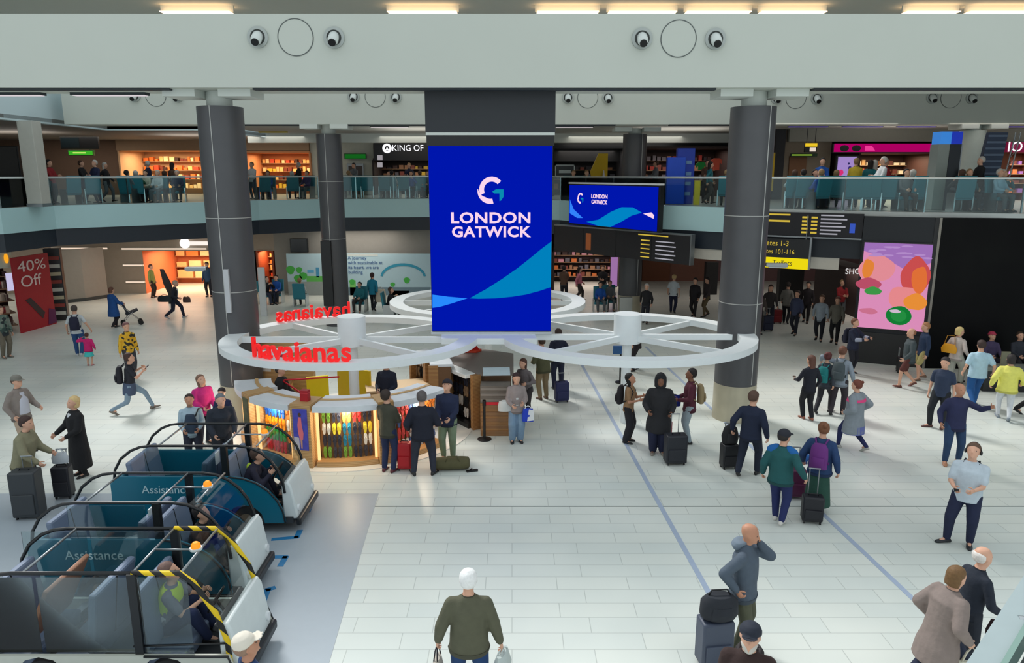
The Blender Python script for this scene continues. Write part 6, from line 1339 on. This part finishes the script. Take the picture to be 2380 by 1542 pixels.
i = person('person', 'person in a beige jacket leaning towards a grey wheeled case, left edge', hp_(40, 976, 1.74), 120, 1.78, 1.15, top=(134, 130, 104), bottom=(44, 34, 40), hair=(64, 44, 40), lean=12, hands=[(-.2, .40, 1.0), (.24, .38, .95)], bulk=.035, nod=-6)
t = suitcase('tall grey and black wheeled case beside the person in the beige jacket', gp(72, 1202), R(6), .92, .46, .32, (52, 56, 60), .22)
i = person('person', 'blond person in a long black coat with a black trolley bag, left', gp(192, 1106), 250, 1.70, 1.12, top=(22, 22, 26), bottom=(24, 24, 28), hair=(214, 184, 130), style='bob', kind='longcoat', hands=[(-.2, .3, 1.0), (.2, .34, 1.0)], bulk=.03, nod=-14)
g = MB(); g.ell([(0, .12, .1, .04, .04), (0, .125, .3, .05, .04), (0, .08, .5, .06, .05)], 10, i['T']); g.build('white_collar', mat((220, 222, 226), .8), i['root'], 2)
suitcase('black trolley bag in front of the blond person in the long black coat', gp(152, 1156), R(10), .66, .32, .26, (34, 34, 40), .3)
t = carrybag('clear plastic bag resting on the black trolley bag', gp(152, 1156)+Vector((0, 0, 1.0)), (190, 196, 202), .3, .2, .14, R(10), .08, 'bag', None, 'carrier_bag')
# --- buggy people
i = person('person', 'buggy driver in a yellow hi-vis vest sitting in the nearest buggy', Vector((-4.42, 8.4, 0)), 78, 1.76, 1.12, 'light', top=(120, 120, 130), bottom=(34, 44, 78), hair=(120, 92, 84), seat=.48, feet=[(-.14, .52, .3), (.14, .52, .3)], hands=[(-.10, .46, .92), (.10, .44, .88)], nod=-30, lean=10, bulk=.01, kind='tshirt')
g = MB(); g.ell([(0, 0, .0, .19, .15), (0, .005, .17, .182, .148), (0, .0, .40, .208, .15), (0, -.006, .49, .19, .125), (0, -.006, .53, .12, .09)], 18, i['T']); g.build('hi_vis_vest', mat((196, 222, 40), .6), i['root'], 2); g = MB(); g.ell([(0, 0, .10, .19, .151), (0, 0, .19, .186, .151)], 18, i['T']); g.build('reflective_band', mat((210, 212, 214), .3), i['root'], 2)
i = person('person', 'person in dark clothes with black gloves sitting in the middle buggy', Vector((-4.85, 10.2, 0)), 95, 1.72, 1.05, top=(30, 30, 36), bottom=(28, 30, 38), hair=(36, 30, 30), seat=.48, feet=[(-.14, .52, .3), (.14, .52, .3)], hands=[(-.16, .5, .9), (.16, .5, .9)], nod=-35, lean=20)
i = person('person', 'buggy driver in a dark jacket with a hi-vis shoulder patch in the farthest buggy', Vector((-4.85, 12.45, 0)), 80, 1.74, 1.1, top=(40, 38, 56), bottom=(30, 32, 50), hair=(80, 60, 50), seat=.48, feet=[(-.14, .52, .3), (.14, .52, .3)], hands=[(-.16, .46, .9), (.16, .46, .9)], nod=-25, lean=24)
g = MB(); g.sph(i['T'] @ Vector((-.1, -.11, .40)), (.09, .05, .07)); g.build('hi_vis_patch', mat((190, 224, 60), .6), i['root'], True)
i = person('person', 'person in a pale helmet shaped cap and blue top at the bottom edge', hp_(573, 1484, 1.72), 80, 1.74, 1.05, 'tan', top=(30, 60, 110), bottom=(40, 44, 60), style='cap', hatc=(224, 216, 202), hair=(150, 120, 100), nod=-16)
# --- far ground floor
FARP = [(1563, 728, 6, (206, 214, 220), (34, 38, 66), 'tshirt', 'short', (200, 170, 120), 'person in a white T-shirt walking away behind the right ring'), (1612, 738, 200, (34, 30, 34), (30, 26, 28), 'jacket', 'short', (40, 30, 28), 'person in black beside the white T-shirt wearer'), (1640, 736, 240, (60, 52, 54), (100, 86, 60), 'jacket', 'short', (34, 26, 26), 'person in brown and grey left of the near right column'),
        (1846, 778, 200, (60, 66, 92), (26, 28, 40), 'jacket', 'short', (60, 44, 40), 'person in grey blue leaning in the dark passage'), (1902, 792, 185, (150, 160, 170), (24, 26, 36), 'jacket', 'long', (100, 70, 50), 'person with a white shirt front walking out of the passage'), (1938, 798, 185, (112, 108, 98), (24, 24, 28), 'jacket', 'short', (120, 70, 60), 'person in a taupe jumper walking out of the passage'),
        (1825, 752, 10, (130, 126, 120), (26, 28, 36), 'jacket', 'short', (50, 40, 36), 'person in a pale jumper deep in the dark passage'), (1785, 760, 170, (50, 44, 44), (24, 26, 40), 'jacket', 'long', (60, 36, 30), 'person in dark clothes right beside the near right column'), (868, 722, 20, (24, 130, 160), (26, 30, 40), 'jacket', 'pony', (60, 34, 30), 'person in a turquoise top in front of the blue arch hoarding'),
        (1872, 750, 190, (40, 34, 38), (30, 26, 30), 'jacket', 'short', (30, 24, 24), 'person in black at the back of the dark passage'), (1760, 775, 170, (70, 60, 56), (40, 36, 36), 'jacket', 'short', (40, 30, 28), 'person partly hidden behind the near right column'), (1478, 862, 250, (40, 34, 40), (36, 30, 34), 'jacket', 'short', (40, 30, 28), 'person in black seen through the right ring')]
for u, v, f, c, c2, kd, st, hc, lb in FARP:
    i = person('person', lb, gp(u, v), f, 1.74, 1.02, top=c, bottom=c2, kind=kd, style=st, hair=hc, vox=.024, feet=STR(.15), hands=WALK)
carrybag('cream carrier bag beside the person in the turquoise top', gp(886, 722)+Vector((0, 0, 1.1)), (206, 196, 176), .5, .6, .2, 0, .1, 'bag', None, 'carrier_bag')
suitcase('red suitcase in the dark passage right of the near right column', gp(1805, 752), 0, .6, .36, .24, (120, 14, 24), .3)
suitcase('navy suitcase next to the red one in the dark passage', gp(1783, 770), 0, .62, .40, .26, (24, 28, 56), .3)
# ---------------------------------------------------------------- seated and standing figures made once, then copied
def proto(kind):
    if kind == 'sit': return person('person', 'x', Vector((0, 0, -60)), 0, 1.72, 1.02, seat=.46, feet=[(-.14, .46, 0), (.14, .46, 0)], hands=[(-.15, .38, .7), (.15, .38, .7)], nod=-16, vox=.024)['root']
    if kind == 'sit2': return person('person', 'x', Vector((0, 0, -60)), 0, 1.72, 1.02, seat=.46, feet=[(-.14, .46, 0), (.14, .52, 0)], hands=[(-.12, .34, .98), (.12, .36, 1.0)], nod=-24, lean=12, style='long', vox=.024)['root']
    if kind == 'stand': return person('person', 'x', Vector((0, 0, -60)), 0, 1.74, 1.05, hands=PHONE, nod=-10, vox=.024)['root']
    return person('person', 'x', Vector((0, 0, -60)), 0, 1.70, 1.0, feet=STR(.22), hands=WALK, style='long', vox=.024)['root']
PR = {k: proto(k) for k in ('sit', 'sit2', 'stand', 'walk')}; used = set()
CC = {'navy': (30, 38, 70), 'black': (26, 26, 30), 'white': (206, 208, 210), 'grey': (110, 114, 120), 'teal': (30, 110, 120), 'red': (150, 34, 40), 'blue': (26, 84, 170), 'pale blue': (150, 184, 206), 'cream': (206, 196, 176), 'green': (60, 100, 70), 'pink': (206, 120, 140), 'brown': (96, 70, 56), 'yellow': (220, 190, 60), 'purple': (70, 50, 110)}
PANTS = [(28, 30, 40), (40, 48, 70), (60, 56, 54), (96, 100, 104)]; HAIRS = [(40, 30, 28), (80, 56, 44), (150, 120, 84), (30, 26, 28), (190, 186, 180)]
def clone(kind, pos, face, colname, label, group=None):
    o = PR[kind]
    if kind in used: c = dup(o)
    else: c = o; used.add(kind)
    c.location = pos; c.rotation_euler = (0, 0, -R(face)); c['label'] = label; c['category'] = 'person'
    if group: c['group'] = group
    for ch in c.children:
        b = ch.name.split('.')[0]
        m = {'jacket': mat(CC[colname], .85, var=.12, scale=9), 'shirt': mat(CC[colname], .85), 'trousers': mat(rnd.choice(PANTS), .85), 'hair': mat(rnd.choice(HAIRS), .8)}.get(b)
        if m:
            for s_ in ch.material_slots: s_.link = 'OBJECT'; s_.material = m
    return c
def rearpos(u, dd): p, a = inpos(u, dd); return p, math.degrees(-a)
UP = [('above the left shop front', [(196, 2.2, 'stand', 'red'), (228, 3.0, 'stand', 'black'), (246, 1.6, 'stand', 'navy'), (292, 3.5, 'walk', 'black'), (318, 1.3, 'sit', 'grey'), (338, 1.4, 'sit2', 'green'), (366, 1.8, 'sit', 'cream'), (386, 1.2, 'sit', 'white'), (402, 2.6, 'stand', 'navy'), (424, 1.9, 'sit2', 'black'), (448, 1.5, 'sit', 'navy'), (462, 2.6, 'walk', 'brown')]),
      ('between the two left columns', [(586, 1.6, 'sit', 'black'), (603, 2.2, 'sit2', 'red'), (620, 2.6, 'walk', 'grey'), (640, 2.2, 'stand', 'white'), (662, 1.6, 'sit', 'blue'), (682, 1.5, 'sit2', 'brown'), (700, 2.4, 'stand', 'black'), (718, 1.6, 'sit', 'purple')]),
      ('beside the big screen', [(818, 1.3, 'sit', 'teal'), (838, 3.0, 'stand', 'grey'), (872, 2.4, 'sit2', 'navy'), (893, 1.3, 'sit', 'white'), (914, 2.8, 'stand', 'navy'), (938, 1.4, 'sit2', 'blue'), (957, 1.5, 'sit', 'pink'), (976, 1.6, 'sit', 'grey')]),
      ('right of the big screen', [(1308, 1.0, 'sit', 'white'), (1336, 1.2, 'sit', 'cream'), (1400, 2.0, 'walk', 'white'), (1424, 2.4, 'stand', 'grey'), (1522, 3.4, 'stand', 'brown'), (1540, 3.0, 'walk', 'teal'), (1640, 1.4, 'sit', 'pale blue'), (1662, 1.8, 'sit2', 'black'), (1680, 1.2, 'sit', 'grey')]),
      ('behind the right rail', [(1808, 1.4, 'sit2', 'white'), (1830, 1.3, 'sit', 'pale blue'), (1850, 1.7, 'sit', 'navy'), (1884, 2.6, 'stand', 'blue'), (1893, 1.1, 'sit', 'blue'), (1920, 2.8, 'sit2', 'pale blue'), (1962, 3.4, 'stand', 'yellow'), (1998, 3.8, 'walk', 'teal'), (2038, 1.6, 'stand', 'white'), (2066, 4.0, 'walk', 'cream'), (2092, 3.8, 'stand', 'red'), (2118, 1.4, 'sit', 'grey'), (2140, 1.6, 'sit2', 'navy')]),
      ('at the upper right edge', [(2250, 2.4, 'sit', 'grey'), (2272, 1.4, 'sit2', 'black'), (2300, 1.8, 'sit', 'teal'), (2336, 2.2, 'stand', 'black'), (2358, 1.3, 'sit', 'pale blue'), (2376, 1.8, 'sit2', 'teal')])]
s0 = None; ORD = ['first', 'second', 'third', 'fourth', 'fifth', 'sixth', 'seventh', 'eighth', 'ninth', 'tenth', 'eleventh', 'twelfth', 'thirteenth']
def seat_for(p, f, lb):
    global s0
    q = p-Vector((math.sin(R(f)), math.cos(R(f)), 0))*.2
    if s0 is None: s0 = mkseat(lb, q, -R(f)); tag(s0, 'x' and lb, group='teal lounge chairs')
    else: dup(s0, q, -R(f), lb)
for zn, L in UP:
    for k, (u, dd, kd, c) in enumerate(L):
        p, a = rearpos(u, dd); st = {'sit': 'seated', 'sit2': 'seated', 'stand': 'standing', 'walk': 'walking'}[kd]
        f = rnd.choice([0, 15, -20, 180, 200, 165]) if kd in ('sit', 'sit2') else rnd.choice([90, 270, 200, 20])
        clone(kd, p, f, c, '%s person in %s upstairs %s, %s from the left' % (st, c, zn, ORD[k]))
        if st == 'seated': seat_for(p, f, 'teal lounge chair under the seated person in %s upstairs %s' % (c, zn))
for k, (u, dd, f) in enumerate([(210, 1.3, 0), (232, 1.5, 0), (640, 1.2, 0), (835, 1.1, 0), (858, 1.1, 0), (880, 1.1, 0), (925, 1.2, 0), (1296, 1.3, 0), (1975, 1.1, 0), (1998, 1.1, 0), (2020, 1.1, 0), (2072, 1.4, 0)]):
    p, a = inpos(u, dd); seat_for(p, -math.degrees(a), 'empty teal lounge chair turned from the rail, %s along the upper floor' % ORD[k])
LOW = [(620, 706, 'sit2', 'black', 120, 'seated person in black left of the hoarding behind the left ring'), (645, 704, 'sit', 'blue', 180, 'seated person in blue left of the hoarding behind the left ring'), (700, 712, 'sit', 'white', 0, 'seated person in white beneath the blue hoarding'), (790, 704, 'sit2', 'grey', 180, 'seated person in grey beside the column behind the kiosk'), (838, 724, 'sit', 'teal', 190, 'seated person in teal beside the turquoise top wearer'), (905, 738, 'sit2', 'black', 90, 'person in black bending near the rear ring'),
       (1394, 724, 'sit', 'blue', 180, 'seated person in blue behind the right ring'), (1416, 720, 'sit', 'grey', 180, 'seated person in grey behind the right ring'), (1310, 700, 'stand', 'brown', 20, 'person in brown in the dim shop under the flight board'), (1345, 700, 'walk', 'pink', 90, 'person in pink in the dim shop under the flight board'), (1400, 700, 'stand', 'black', 200, 'person in black in the dim shop under the flight board'), (1500, 752, 'walk', 'black', 200, 'walking person in black behind the right ring'), (1950, 745, 'stand', 'red', 180, 'person in red at the back of the passage beside the advert')]
for u, v, kd, c, f, lb in LOW:
    clone(kd, gp(u, v), f, c, lb)
    if kd[:3] == 'sit': seat_for(gp(u, v), f, 'teal chair under the '+lb)
bpy.data.scenes.remove(BK)
